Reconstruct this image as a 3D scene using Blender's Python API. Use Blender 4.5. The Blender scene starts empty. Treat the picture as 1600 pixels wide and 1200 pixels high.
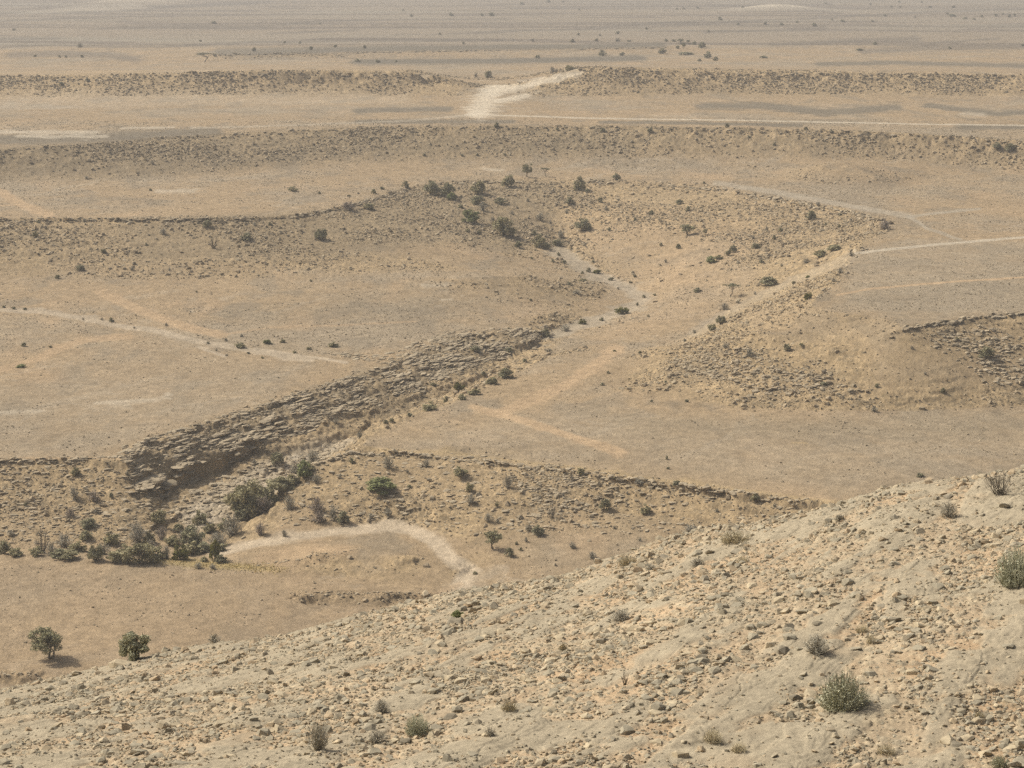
import bpy, bmesh, math, random
import numpy as np

random.seed(7)
RNG = np.random.default_rng(7)
F32 = np.float32
C = bpy.context.scene.collection

# ------------------------------------------------------------------ camera
FPX = 3200.0                       # focal length in pixels of the 1600 px wide photograph
PIT = math.atan(660.0 / FPX)       # the horizon lies 60 px above the frame
SP, CP = math.sin(PIT), math.cos(PIT)

def ray(px, py):
    """u = X/Y and s = Z/Y of the line of sight through a photograph pixel."""
    px = np.asarray(px, float); py = np.asarray(py, float)
    den = SP * (600 - py) + FPX * CP
    return (px - 800) / den, (CP * (600 - py) - FPX * SP) / den

def proj(X, Y, Z):
    f = Y * CP - Z * SP
    up = Y * SP + Z * CP
    return 800 + FPX * X / f, 600 - FPX * up / f

# ------------------------------------------------------------------ noise
def hsh(ix, iy, seed):
    h = (ix.astype(np.int64) * 374761393 + iy.astype(np.int64) * 668265263 + seed * 974634721) & 0xFFFFFFFF
    h = ((h ^ (h >> 13)) * 1274126177) & 0xFFFFFFFF
    h = ((h ^ (h >> 16)) * 2246822519) & 0xFFFFFFFF
    h = h ^ (h >> 15)
    return (h & 0xFFFFFF).astype(F32) / F32(0xFFFFFF)

def perlin(x, y, seed=0):
    ix = np.floor(x); iy = np.floor(y)
    fx = (x - ix).astype(F32); fy = (y - iy).astype(F32)
    ix = ix.astype(np.int64); iy = iy.astype(np.int64)
    def g(a, b):
        t = hsh(ix + a, iy + b, seed) * F32(2 * math.pi)
        return np.cos(t) * (fx - a) + np.sin(t) * (fy - b)
    sx = fx * fx * fx * (fx * (fx * 6 - 15) + 10); sy = fy * fy * fy * (fy * (fy * 6 - 15) + 10)
    a = g(0, 0) * (1 - sx) + g(1, 0) * sx
    b = g(0, 1) * (1 - sx) + g(1, 1) * sx
    return (a * (1 - sy) + b * sy) * F32(1.5)

def fbm(x, y, octv=4, seed=0, gain=.5):
    r = 0; a = 1.0; t = 0
    for k in range(octv):
        r = r + a * perlin(x, y, seed + 17 * k); t += a
        a *= gain; x = x * 2.03 + 3.1; y = y * 2.03 - 1.7
    return r / t

def voro(x, y, seed=0):
    """F1, F2 and a random value of the nearest cell."""
    ix = np.floor(x).astype(np.int64); iy = np.floor(y).astype(np.int64)
    f1 = np.full(x.shape, 9, F32); f2 = np.full(x.shape, 9, F32); cid = np.zeros(x.shape, F32)
    for a in (-1, 0, 1):
        for b in (-1, 0, 1):
            jx = ix + a; jy = iy + b
            dx = (jx + hsh(jx, jy, seed) - x).astype(F32); dy = (jy + hsh(jx, jy, seed + 5) - y).astype(F32)
            d = np.sqrt(dx * dx + dy * dy)
            nearer = d < f1
            f2 = np.where(nearer, f1, np.minimum(f2, d))
            cid = np.where(nearer, hsh(jx, jy, seed + 9), cid)
            f1 = np.where(nearer, d, f1)
    return f1, f2, cid

def sstep(a, b, x):
    t = np.clip((x - a) / (b - a), 0, 1)
    return t * t * (3 - 2 * t)

def mix(a, b, t):
    return a * (1 - t) + b * t

# ------------------------------------------------------------------ materials
def new_mat(name):
    m = bpy.data.materials.new(name); m.use_nodes = True
    nt = m.node_tree; nt.nodes.clear()
    out = nt.nodes.new('ShaderNodeOutputMaterial')
    p = nt.nodes.new('ShaderNodeBsdfPrincipled')
    p.inputs['Roughness'].default_value = .95
    p.inputs['Specular IOR Level'].default_value = .08
    nt.links.new(p.outputs[0], out.inputs[0])
    return m, nt, p

def N(nt, typ, **kw):
    n = nt.nodes.new(typ)
    for k, v in kw.items(): setattr(n, k, v)
    return n

def ground_mat(name, scales, bump_d, lo=.8, hi=1.2):
    """albedo from the per-vertex surface type, broken up by procedural grain at several scales"""
    m, nt, p = new_mat(name); L = nt.links.new
    att = N(nt, 'ShaderNodeAttribute', attribute_name='tint')
    geo = N(nt, 'ShaderNodeNewGeometry')
    col = att.outputs['Color']; hgt = None
    for k, (s, w) in enumerate(scales):
        no = N(nt, 'ShaderNodeTexNoise'); no.inputs['Scale'].default_value = s
        no.inputs['Detail'].default_value = 5; no.inputs['Roughness'].default_value = .7
        L(geo.outputs['Position'], no.inputs['Vector'])
        r = N(nt, 'ShaderNodeMapRange')
        r.inputs['From Min'].default_value = .3; r.inputs['From Max'].default_value = .7
        r.inputs['To Min'].default_value = 1 - w; r.inputs['To Max'].default_value = 1 + w
        L(no.outputs['Fac'], r.inputs['Value'])
        v = N(nt, 'ShaderNodeVectorMath', operation='SCALE')
        L(col, v.inputs[0]); L(r.outputs[0], v.inputs['Scale']); col = v.outputs[0]
        hgt = no.outputs['Fac'] if hgt is None else hgt
    L(col, p.inputs['Base Color'])
    b = N(nt, 'ShaderNodeBump'); b.inputs['Strength'].default_value = .6; b.inputs['Distance'].default_value = bump_d
    L(hgt, b.inputs['Height']); L(b.outputs[0], p.inputs['Normal'])
    return m

M_GROUND = ground_mat('desert_ground', [(2.4, .20), (.55, .14), (.12, .09), (.02, .06)], .22)
M_HILL = ground_mat('limestone_hillside', [(26, .16), (8, .15), (1.5, .12)], .02)

# ------------------------------------------------------------------ mesh helpers
def grid_faces(nr, nc):
    i = np.arange(nr * nc).reshape(nr, nc)
    return np.stack([i[:-1, :-1], i[:-1, 1:], i[1:, 1:], i[1:, :-1]], -1).reshape(-1, 4)

def raw_mesh(name, V, Fc, tint=None, smooth=True):
    me = bpy.data.meshes.new(name)
    k = Fc.shape[1]
    me.vertices.add(len(V)); me.vertices.foreach_set('co', np.ascontiguousarray(V, dtype=F32).ravel())
    me.loops.add(Fc.size); me.loops.foreach_set('vertex_index', np.ascontiguousarray(Fc, dtype=np.int32).ravel())
    me.polygons.add(len(Fc)); me.polygons.foreach_set('loop_start', np.arange(0, Fc.size, k, dtype=np.int32))
    me.polygons.foreach_set('use_smooth', np.full(len(Fc), smooth))
    if tint is not None:
        a = me.attributes.new('tint', 'FLOAT_COLOR', 'POINT')
        c = np.ones((len(V), 4), F32); c[:, :3] = tint
        a.data.foreach_set('color', c.ravel())
    me.update(calc_edges=True)
    return me

def link(name, me, mat=None, parent=None):
    o = bpy.data.objects.new(name, me); C.objects.link(o)
    if mat is not None and me is not None: me.materials.append(mat)
    if parent is not None: o.parent = parent
    return o

def submesh(name, V, Fc, T, mat, kind='structure'):
    used = np.unique(Fc); rm = np.full(len(V), -1, np.int64); rm[used] = np.arange(len(used))
    o = link(name, raw_mesh(name, V[used], rm[Fc], T[used]), mat)
    o['kind'] = kind
    return o

# ------------------------------------------------------------------ terrain: breaklines of the terraces
# every line: points (px, py[, z]) in photograph pixels lifted to their real level (metres relative to the eye)
LINES = []
def lev(z, pts): LINES.append([(p[0], p[1], p[2] if len(p) > 2 else z) for p in pts])
def at_y(Y, pts): LINES.append([(px, py, float(ray(px, py)[1]) * Y) for px, py in pts])

# farthest scarp and the low mesa behind it
at_y(1054, [(-250, 120), (0, 119), (150, 117), (300, 113), (440, 110), (560, 111), (640, 113), (700, 121), (735, 131),
            (755, 139), (785, 138), (830, 126), (880, 113), (910, 107), (980, 106), (1100, 111), (1250, 112), (1400, 114), (1600, 117), (1850, 122)])
lev(-62.2, [(-250, 134), (100, 133), (400, 131), (600, 131), (690, 136)])
lev(-62.2, [(880, 131), (1000, 129), (1200, 131), (1600, 134), (1850, 136)])
lev(-66, [(-250, 158), (200, 152), (500, 149), (700, 152), (750, 160), (800, 160), (860, 153), (1100, 150), (1600, 152), (1850, 154)])
lev(-66.8, [(-250, 180), (250, 170), (700, 168), (740, 176), (900, 167), (1300, 167), (1850, 172)])
at_y(1110, [(-250, 117), (200, 114), (440, 107), (640, 109), (740, 126), (770, 130), (800, 125), (900, 104), (1400, 110), (1850, 118)])
lev(-65.5, [(-250, 107), (300, 105), (560, 101), (800, 101), (1000, 99), (1300, 103), (1850, 106)])
lev(-67.5, [(300, 97), (420, 94), (560, 92), (740, 90), (900, 88), (1060, 86), (1110, 84)])
lev(-63.5, [(330, 84), (440, 82), (600, 79), (760, 76), (900, 74), (1040, 72)])
lev(-64.8, [(330, 77), (600, 71), (1030, 67)])
lev(-66.5, [(-300, 67), (250, 70), (800, 63), (1250, 63), (1900, 66)])
lev(-66.5, [(-300, 85), (100, 85), (240, 84)])
lev(-66.8, [(1180, 82), (1500, 84), (1900, 86)])
# second scarp
lev(0, [(-250, 243, -69.5), (0, 232, -69.2), (100, 227, -69), (250, 214, -68.3), (400, 204, -67.6), (530, 199, -67.2), (650, 197, -67), (800, 196, -67),
        (950, 196, -67), (1100, 199, -67.1), (1250, 202, -67.3), (1400, 207, -67.8), (1500, 214, -68.3), (1600, 221, -68.8), (1850, 240, -69.8)])
lev(0, [(-250, 290, -79.6), (0, 284, -79.3), (150, 282, -79.2), (300, 274, -79), (430, 262, -78.6), (560, 254, -78.2), (700, 250, -78), (900, 246, -77.6), (1100, 245, -77),
        (1250, 248, -77), (1400, 254, -78.4), (1500, 262, -79), (1600, 270, -79.4), (1850, 285, -80)])
lev(-80, [(-250, 305), (100, 303), (400, 285), (560, 274), (760, 264), (950, 262), (1180, 268)])
lev(0, [(1240, 268, -78.2), (1285, 258, -75.6), (1312, 253, -74.9), (1340, 262, -76), (1375, 280, -78.3)])
lev(0, [(1180, 275, -79.9), (1250, 285, -80.2), (1340, 296, -80.4), (1420, 290, -80.2), (1440, 275, -79.6)])
# third scarp: rim of the amphitheatre and of the right-hand plateau
RIM_C = [(-250, 347), (0, 342), (150, 341), (300, 342), (400, 340), (470, 335), (540, 322), (600, 305), (640, 292), (690, 284), (760, 281),
         (860, 280), (960, 283), (1060, 287), (1130, 294), (1190, 305), (1260, 317), (1330, 329), (1390, 346), (1372, 366), (1345, 384),
         (1330, 400), (1315, 430), (1298, 450), (1275, 466), (1266, 478), (1300, 486), (1360, 494), (1410, 502), (1400, 512), (1440, 507),
         (1500, 498), (1560, 491), (1600, 486), (1850, 465)]
lev(-80.7, RIM_C)
lev(-81.7, [(px, py + 6) for px, py in RIM_C[:20]])
lev(-80.9, [(1420, 352), (1600, 372), (1850, 390)])
lev(-81.0, [(1340, 470), (1450, 470), (1600, 460), (1850, 440)])
lev(-80.6, [(-250, 325), (150, 322), (400, 320)])
lev(-82.0, [(1425, 524), (1500, 512), (1560, 504), (1600, 500), (1850, 481)])
# foot of it on the left, with a middle ledge
lev(-87.5, [(1420, 582), (1500, 573), (1600, 565), (1850, 545)])
lev(-92.3, [(-250, 436), (0, 434), (200, 438), (400, 437), (560, 435, -91.7), (680, 434, -91), (760, 433, -90.5), (830, 430, -91.2)])
# bowl thalweg and channel of the wadi
WADI = [(872, 378, -94.5), (882, 395, -95.4), (910, 412, -96), (945, 432, -96.4), (985, 452, -96.8), (1005, 469, -97.1), (985, 482, -97.4), (950, 494, -97.7),
        (900, 510, -98.1), (855, 526, -98.5), (830, 545, -99), (775, 583, -99.6), (705, 614, -100.2), (640, 641, -100.7), (580, 668, -101.3), (525, 695, -101.9),
        (480, 722, -102.6), (440, 757, -103.5), (395, 800, -104.5), (345, 842, -105.2), (290, 862, -105.5), (150, 860, -105.5), (0, 857, -105.4), (-250, 850, -105.3)]
lev(0, WADI)
lev(0, [(860, 330, -87.5), (868, 355, -91.5), (872, 378, -94.5)])
# side gully on the right of the bowl
lev(0, [(1330, 405, -83.5), (1290, 420, -86.5), (1240, 438, -89), (1185, 465, -91.6), (1130, 492, -93.6), (1085, 522, -95.4), (1030, 545, -96.2)])
lev(0, [(1000, 330, -86), (1150, 360, -87), (1260, 380, -86)])
lev(0, [(940, 395, -94), (1020, 420, -94.2), (1090, 450, -93.5), (1150, 455, -91.9)])
lev(-92.7, [(700, 455), (790, 451), (860, 446, -93.2)])
lev(-93.2, [(-250, 470), (100, 470), (400, 475), (620, 460)])
lev(-95.6, [(500, 520), (650, 510), (780, 498), (860, 490)])
lev(-94.4, [(-250, 515), (0, 520), (200, 520), (400, 515)])
lev(-97.0, [(935, 470), (960, 458)])
# canyon: upper rim (left bank), then near rim (right bank) hiding the bed
RIM_N = [(858, 516, -96.6), (822, 512, -96.2), (800, 521, -96.2), (762, 519, -96), (722, 529, -95.9), (690, 532, -95.8), (660, 549, -95.8), (632, 554, -95.8), (600, 578, -95.8), (570, 579, -95.8), (540, 598, -95.8), (505, 601, -95.8), (470, 621, -95.8), (430, 627, -95.9), (392, 646, -95.9), (356, 647, -96), (330, 665, -96), (290, 671, -96), (256, 691, -96), (238, 687, -96), (207, 716, -96.2)]
lev(0, RIM_N)
lev(0, [(850, 527, -97.6), (800, 545, -97.8), (770, 551, -97.9), (735, 571, -98.1), (690, 583, -98.3), (650, 606, -98.5), (600, 619, -98.6), (560, 641, -98.8), (500, 654, -99), (460, 672, -99.2), (400, 685, -99.4), (385, 694, -99.4), (340, 712, -99.6), (272, 733, -100), (213, 768, -100.6)])
lev(0, [(392, 713, -102.4), (345, 737, -102.9), (290, 760, -103.4), (250, 788, -104)])
lev(0, [(420, 745, -103.2), (350, 775, -104), (290, 805, -104.6), (240, 830, -105)])
lev(-95.4, [(1010, 560), (960, 553), (900, 549), (860, 557), (835, 568), (801, 584), (751, 611), (700, 630), (663, 643), (599, 671), (569, 687), (562, 704)])
lev(0, [(562, 704, -95.4), (520, 713, -96.2), (487, 727, -97.4), (465, 750, -99.4), (430, 792, -102), (402, 828, -103.6)])
# flats around the canyon
lev(-95.6, [(-250, 585), (0, 590), (250, 590), (430, 580), (520, 565)])
lev(-96.0, [(-250, 660), (0, 665), (200, 665)])
lev(-95.4, [(1000, 600), (900, 620), (800, 650), (700, 670)])
lev(-94.3, [(1010, 620), (1150, 640), (1300, 645, -93.8), (1450, 642, -93.6), (1600, 636, -93.6), (1850, 622, -93.6)])
lev(-84.6, [(1180, 520), (1280, 527)])
lev(-94.9, [(700, 695), (900, 700), (1100, 720), (1350, 745), (1850, 770)])
# lower rim
lev(-95.5, [(562, 704), (610, 704), (700, 712), (780, 721), (860, 728), (900, 735), (1000, 748), (1100, 762), (1200, 775), (1370, 797), (1600, 825), (1850, 850)])
lev(-96.7, [(575, 712), (700, 721), (860, 738), (1000, 759), (1200, 788), (1400, 815), (1850, 870)])
lev(-96.5, [(-250, 720), (0, 718), (120, 716), (207, 719)])
lev(-97.4, [(-250, 730), (0, 728), (120, 726), (207, 729)])
lev(-102.6, [(-250, 800), (0, 798), (120, 800), (200, 806)])
lev(-104.6, [(-250, 838), (0, 838), (140, 840), (220, 843)])
lev(-99.9, [(560, 775), (700, 792), (800, 795), (950, 800), (1200, 830)])
lev(-102.9, [(420, 832), (500, 822), (600, 815), (660, 823), (720, 850), (770, 868), (900, 885), (1100, 880), (1400, 880)])
lev(-103.5, [(450, 848), (560, 838), (630, 838), (680, 862), (705, 890)])
lev(-102.3, [(500, 868), (570, 858), (640, 872)])
lev(-104.2, [(735, 885), (720, 905), (690, 925)])
# near gravel terrace (its far edge hides the bed of the wadi)
lev(0, [(-250, 860, -104), (0, 866, -104), (120, 871, -104), (250, 879, -103.9), (350, 888, -104), (450, 897, -104.1), (560, 906, -104.2), (650, 918, -104.3)])
lev(-103.8, [(468, 930), (500, 924), (560, 922), (620, 924), (660, 930)])
lev(-103.9, [(468, 921), (560, 915), (660, 922)])
lev(-105, [(462, 938), (500, 944), (580, 948), (650, 946), (690, 944)])
lev(-104.4, [(-250, 960), (100, 970), (350, 975), (600, 975), (800, 965), (1200, 930)])
lev(-103.9, [(-250, 1010), (150, 1020), (300, 1010)])
lev(-103.8, [(-250, 1046), (0, 1048), (60, 1050)])
lev(-104.8, [(-250, 1066), (0, 1068), (70, 1070)])
lev(-106, [(-300, 1180), (800, 1180), (1900, 1180)])
lev(-106, [(900, 1000), (1900, 1000)])

U0, U1, DU = -.40, .40, .002
V0, V1, DV = math.log(150), math.log(1750), .002
NU, NV = int((U1 - U0) / DU) + 1, int((V1 - V0) / DV) + 1

def solve_base():
    S = np.zeros((NV, NU)); K = np.zeros((NV, NU))
    for ln in LINES:
        pu, pv, pz = [], [], []
        for px, py, z in ln:
            u, s = ray(px, py); pu.append(float(u)); pv.append(math.log(z / float(s))); pz.append(z)
        for a in range(len(pu) - 1):
            n = int(max(abs(pu[a + 1] - pu[a]) / DU, abs(pv[a + 1] - pv[a]) / DV) * 3) + 2
            t = np.linspace(0, 1, n)
            iu = np.rint((pu[a] + (pu[a + 1] - pu[a]) * t - U0) / DU).astype(int)
            iv = np.rint((pv[a] + (pv[a + 1] - pv[a]) * t - V0) / DV).astype(int)
            z = pz[a] + (pz[a + 1] - pz[a]) * t
            ok = (iu >= 0) & (iu < NU) & (iv >= 0) & (iv < NV)
            np.add.at(S, (iv[ok], iu[ok]), z[ok]); np.add.at(K, (iv[ok], iu[ok]), 1)
    pyr = [(S, K)]
    for _ in range(5):
        S, K = pyr[-1]
        h, w = (S.shape[0] + 1) // 2, (S.shape[1] + 1) // 2
        S2 = np.zeros((h * 2, w * 2)); K2 = np.zeros((h * 2, w * 2))
        S2[:S.shape[0], :S.shape[1]] = S; K2[:S.shape[0], :S.shape[1]] = K
        pyr.append((S2.reshape(h, 2, w, 2).sum((1, 3)), K2.reshape(h, 2, w, 2).sum((1, 3))))
    Z = None
    for S, K in reversed(pyr):
        fix = K > 0; val = np.where(fix, S / np.maximum(K, 1), 0)
        if Z is None: Z = np.full(S.shape, -85.0)
        else: Z = np.repeat(np.repeat(Z, 2, 0), 2, 1)[:S.shape[0], :S.shape[1]]
        Z[fix] = val[fix]
        for it in range(220):
            P = np.pad(Z, 1, mode='edge')
            Z = np.where(fix, val, .25 * (P[:-2, 1:-1] + P[2:, 1:-1] + P[1:-1, :-2] + P[1:-1, 2:]))
    return Z
ZB = solve_base()

def base(u, v):
    a = np.clip((u - U0) / DU, 0, NU - 1.001); b = np.clip((v - V0) / DV, 0, NV - 1.001)
    i = a.astype(int); j = b.astype(int); fa = a - i; fb = b - j
    return (ZB[j, i] * (1 - fa) + ZB[j, i + 1] * fa) * (1 - fb) + (ZB[j + 1, i] * (1 - fa) + ZB[j + 1, i + 1] * fa) * fb

def seg_dist(P, Q, pts, ys=2.2):
    """distance (photo px, depth stretched) of points to a polyline"""
    d = np.full(P.shape, 1e9, F32)
    for (ax, ay), (bx, by) in zip(pts[:-1], pts[1:]):
        ay *= ys; by *= ys
        dx, dy = bx - ax, by - ay
        t = np.clip(((P - ax) * dx + (Q * ys - ay) * dy) / (dx * dx + dy * dy + 1e-9), 0, 1)
        d = np.minimum(d, np.hypot(P - ax - t * dx, Q * ys - ay - t * dy))
    return d

def in_poly(P, Q, pts):
    ins = np.zeros(P.shape, bool)
    for (ax, ay), (bx, by) in zip(pts, pts[1:] + pts[:1]):
        if ay == by: continue
        c = ((ay > Q) != (by > Q)) & (P < (bx - ax) * (Q - ay) / (by - ay) + ax)
        ins ^= c
    return ins

def blur(A, k):
    for ax in (0, 1):
        c = np.cumsum(np.concatenate([np.repeat(A.take([0], ax), k + 1, ax), A, np.repeat(A.take([-1], ax), k, ax)], ax), ax, dtype=np.float64)
        n = A.shape[ax]
        A = (c.take(range(2 * k + 1, 2 * k + 1 + n), ax) - c.take(range(0, n), ax)) / (2 * k + 1)
    return A.astype(F32)

# ------------------------------------------------------------------ terrain: fine sheet
us = np.concatenate([np.linspace(-.40, -.27, 27)[:-1], np.arange(-.27, .27, .00055), np.linspace(.27, .40, 27)])
vs = np.concatenate([np.arange(math.log(160), math.log(275), .004), np.arange(math.log(275), math.log(1120), .0011),
                     np.arange(math.log(1120), math.log(4200), .0022), np.arange(math.log(4200), math.log(22000), .02)])
UU, VV = np.meshgrid(us, vs)
YY = np.exp(VV).astype(np.float64); XX = UU * YY
near = 1 - sstep(1600, 1735, YY)                           # where the surveyed terraces end and the open plain begins
# irregular rims: the survey is read at slightly displaced points
wx = 2.6 * fbm(XX / 26, YY / 26, 3, 3) + 1.1 * perlin(XX / 6.5, YY / 6.5, 31) + .5 * perlin(XX / 2.6, YY / 2.6, 33)
wy = 2.2 * fbm(XX / 24, YY / 24, 3, 4) + 1.3 * perlin(XX / 6, YY / 6, 32) + .6 * perlin(XX / 2.4, YY / 2.4, 34)
wy = wy * np.clip(YY / 500, .5, 1.0)
cw = np.exp(-((YY - 430) / 70) ** 2)
wy = wy + cw * 2.6 * fbm(XX / 11, YY / 11, 2, 37); wx = wx + cw * 2.2 * fbm(XX / 10, YY / 10, 2, 38)
YW = YY + wy; XW = XX + wx
Zb = base(XW / YW, np.minimum(np.log(YW), math.log(1740)))
Z0 = base(UU, np.minimum(VV, math.log(1740)))
PX, PY = proj(XX, YY, Z0)
PX = PX.astype(F32); PY = PY.astype(F32)
gy, gx = np.gradient(Z0, vs, us)
SL = np.hypot(gx / YY, gy / YY).astype(F32) * near
SL = blur(SL, 3)
del gx, gy
# open plain far away: low benches one behind the other
fx, fy = XX / 1500, YY / 420
fb = fbm(fx * .7 + .15 * fy, fy + .25 * perlin(fx * 2, fy * .4, 77), 4, 71)
q = fb * 6.0 + YY / 700; fq = q - np.floor(q)
ZF = -67 + 2.4 * (np.floor(q) + sstep(.42, .58, fq) - q) * 1.0 + 1.6 * fb
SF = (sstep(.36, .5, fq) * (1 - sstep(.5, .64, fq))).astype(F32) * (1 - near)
mound = 9 * np.exp(-(((XX - ray(1215, 18)[0] * 2900) / 60) ** 2 + ((YY - 2900) / 45) ** 2))
mound += 12 * np.exp(-(((XX - ray(225, 6)[0] * 3500) / 60) ** 2 + ((YY - 3500) / 60) ** 2))
ZF = ZF + mound
ZZ = Zb * near + ZF * (1 - near)

# rockiness
patch = fbm(XX / 34, YY / 34, 4, 11)
R = sstep(.10, .24, SL + .05 * patch) * (1 - sstep(1480, 1560, YY))
canyon = in_poly(PX, PY, [(858, 514), (800, 517), (720, 522), (600, 572), (430, 627), (200, 695), (195, 720), (215, 800), (250, 845), (420, 835), (470, 750), (560, 692), (660, 645), (800, 588), (870, 535)])
canyon = blur(canyon.astype(F32), 8)
lowleft = blur(in_poly(PX, PY, [(-300, 716), (207, 716), (250, 800), (240, 850), (-300, 850)]).astype(F32), 4)
spur = blur(in_poly(PX, PY, [(562, 704), (700, 711), (900, 735), (1370, 797), (1300, 840), (1000, 830), (760, 840), (640, 815), (430, 820), (480, 728)]).astype(F32), 4)
R = np.maximum(R, canyon * .9); R = np.maximum(R, lowleft * .75); R = np.maximum(R, spur * .55)
for pts, k in (([(900, 370), (1000, 345), (1100, 375), (1190, 420), (1150, 470), (1060, 545), (990, 545), (1010, 470), (940, 410)], .8),
               ([(-200, 408), (200, 412), (700, 402), (860, 400), (900, 445), (-200, 450)], .55), ([(1150, 480), (1290, 478), (1420, 500), (1380, 540), (1180, 525)], .6),
               ([(-200, 264), (560, 240), (1000, 235), (1250, 230), (1750, 256), (1750, 312), (-200, 312)], .75), ([(760, 835), (1000, 825), (1300, 860), (900, 935), (690, 925)], .6),
               ([(-200, 140), (700, 142), (700, 190), (-200, 190)], .75), ([(850, 142), (1750, 142), (1750, 190), (850, 190)], .75)):
    R = R * (1 - k * blur(in_poly(PX, PY, pts).astype(F32), 9))
for pts, k in (([(640, 295), (700, 284), (960, 283), (1130, 295), (1390, 347), (1340, 392), (1200, 400), (1050, 345), (960, 340), (880, 380), (800, 385), (700, 360), (640, 340)], .85),
               ([(-200, 346), (470, 338), (640, 298), (700, 360), (600, 382), (-200, 388)], .85), ([(240, 396), (480, 390), (640, 400), (720, 420), (560, 425), (260, 416)], .8),
               ([(1000, 558), (1170, 546), (1330, 570), (1650, 540), (1650, 600), (1400, 610), (1200, 620), (1050, 602)], .85), ([(1420, 514), (1650, 496), (1650, 545), (1350, 560)], .7)):
    R = np.maximum(R, k * blur(in_poly(PX, PY, pts).astype(F32), 7))
R = R * (1 - .7 * blur(in_poly(PX, PY, [(1360, 525), (1700, 506), (1700, 600), (1360, 600)]).astype(F32), 9))
R = np.clip(R, 0, 1).astype(F32)
amp_d = np.clip(YY / 700, .5, 1.4)                       # farther scarps are built of bigger blocks
# talus fills the concave foot of every slope
ZZ = np.where((YY < 1200) & (YY > 345), ZZ + (1 - canyon) * .8 * np.maximum(blur(ZZ.astype(F32), 11) - ZZ, 0), ZZ)
sm_ = blur(in_poly(PX, PY, [(1320, 522), (1420, 521), (1700, 504), (1700, 620), (1320, 612)]).astype(F32), 9) * .85
ZZ = ZZ * (1 - sm_) + blur(ZZ.astype(F32), 22) * sm_
# bedding ledges
tk = 1.25
for tk, seed, wgt in ((1.7, 41, .40), (.75, 43, .42), (.42, 47, .35)):
    q = (ZZ + 1.1 * (1 - .6 * canyon) * fbm(XX / 15, YY / 15, 4, seed) + .25 * perlin(XX / 2.5, YY / 2.5, seed + 1)) / tk; fq = q - np.floor(q)
    led = tk * (np.floor(q) + sstep(.40, .60, fq) - q)
    pw = sstep(-.3, .4, fbm(XX / 12, YY / 12, 3, seed + 5) + .3 * canyon)
    ZZ = ZZ + led * wgt * R * pw * (.8 + .25 * canyon)
del led, q, fq
# broken blocks
f1, f2, cid = voro(UU / .0027 + .12 * wx, VV / .0027 + .1 * wy, 51)     # log-polar cells: block size grows with the scale of the scarp
blk = np.clip(1.15 - f1 / .55, 0, .8) * sstep(.45, .55, cid) * (.5 + cid * .6)
ZZ = ZZ + .32 * amp_d * blk * R * sstep(-.35, .25, patch) * (1 - .6 * canyon)
f1b, f2b, cidb = voro(UU / .0015, VV / .0017 + .1 * wy, 61)
blk2 = np.clip(1.1 - f1b / .55, 0, .75) * sstep(.35, .5, cidb)
ZZ = ZZ + .28 * amp_d * blk2 * R * (1 - .35 * canyon)
ZZ = ZZ + canyon * .5 * perlin(XX / 1.1, YY / 1.6, 91) * .6
# gentle swells and grain on the flats
ZZ = ZZ + (1 - R) * (.22 * fbm(XX / 18, YY / 18, 3, 21) + .05 * perlin(XX / 1.6, YY / 1.6, 22)) * near

# ------------------------------------------------------------------ surface types
def c3(r, g, b): return np.array([r, g, b], F32)
def put(T, col, m): T += (col - T) * np.clip(m, 0, 1)[..., None].astype(F32)
TAN, GREY, PEACH, ROCK, CHALK, DARK, BROWN, VARN_SHADE, GOLD = (c3(.365, .272, .168), c3(.335, .275, .195), c3(.450, .325, .200), c3(.375, .280, .165),
                                           c3(.60, .52, .40), c3(.185, .160, .120), c3(.275, .205, .130), c3(.255, .203, .132), c3(.40, .31, .13))
big = fbm(XX / 70, YY / 70, 4, 81)
med = fbm(XX / 9, YY / 9, 4, 82)
T = np.empty(ZZ.shape + (3,), F32); T[:] = TAN
put(T, GREY, sstep(-.15, .45, big + .3 * med) * .8 * (1 - R))
put(T, ROCK, R)
put(T, ROCK * 1.35, R * sstep(.55, .9, cidb) * .8)
put(T, VARN_SHADE, R * sstep(.6, .95, cid) * .55)
put(T, VARN_SHADE, R * sstep(.1, .5, patch) * .45)
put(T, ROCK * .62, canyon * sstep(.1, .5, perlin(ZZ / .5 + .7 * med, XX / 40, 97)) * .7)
jit = 9 * fbm(XX / 12, YY / 12, 3, 83); jx = PX + jit; jy = PY + .35 * jit * np.clip(YY / 900, .4, 1) * 0 + .12 * jit

def area(col, pts, w, k=6):
    m = blur(in_poly(jx, jy, pts).astype(F32), k); put(T, col, m * w * (.75 + .5 * med)); return m
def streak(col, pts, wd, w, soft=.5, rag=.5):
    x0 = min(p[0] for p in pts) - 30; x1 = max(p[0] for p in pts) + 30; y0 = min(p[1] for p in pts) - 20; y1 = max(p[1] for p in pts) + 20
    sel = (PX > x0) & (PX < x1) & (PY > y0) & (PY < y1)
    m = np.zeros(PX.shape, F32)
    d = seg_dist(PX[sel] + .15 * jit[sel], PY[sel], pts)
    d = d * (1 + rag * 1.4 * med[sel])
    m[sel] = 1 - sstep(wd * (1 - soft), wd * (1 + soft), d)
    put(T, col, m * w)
    return m
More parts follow.
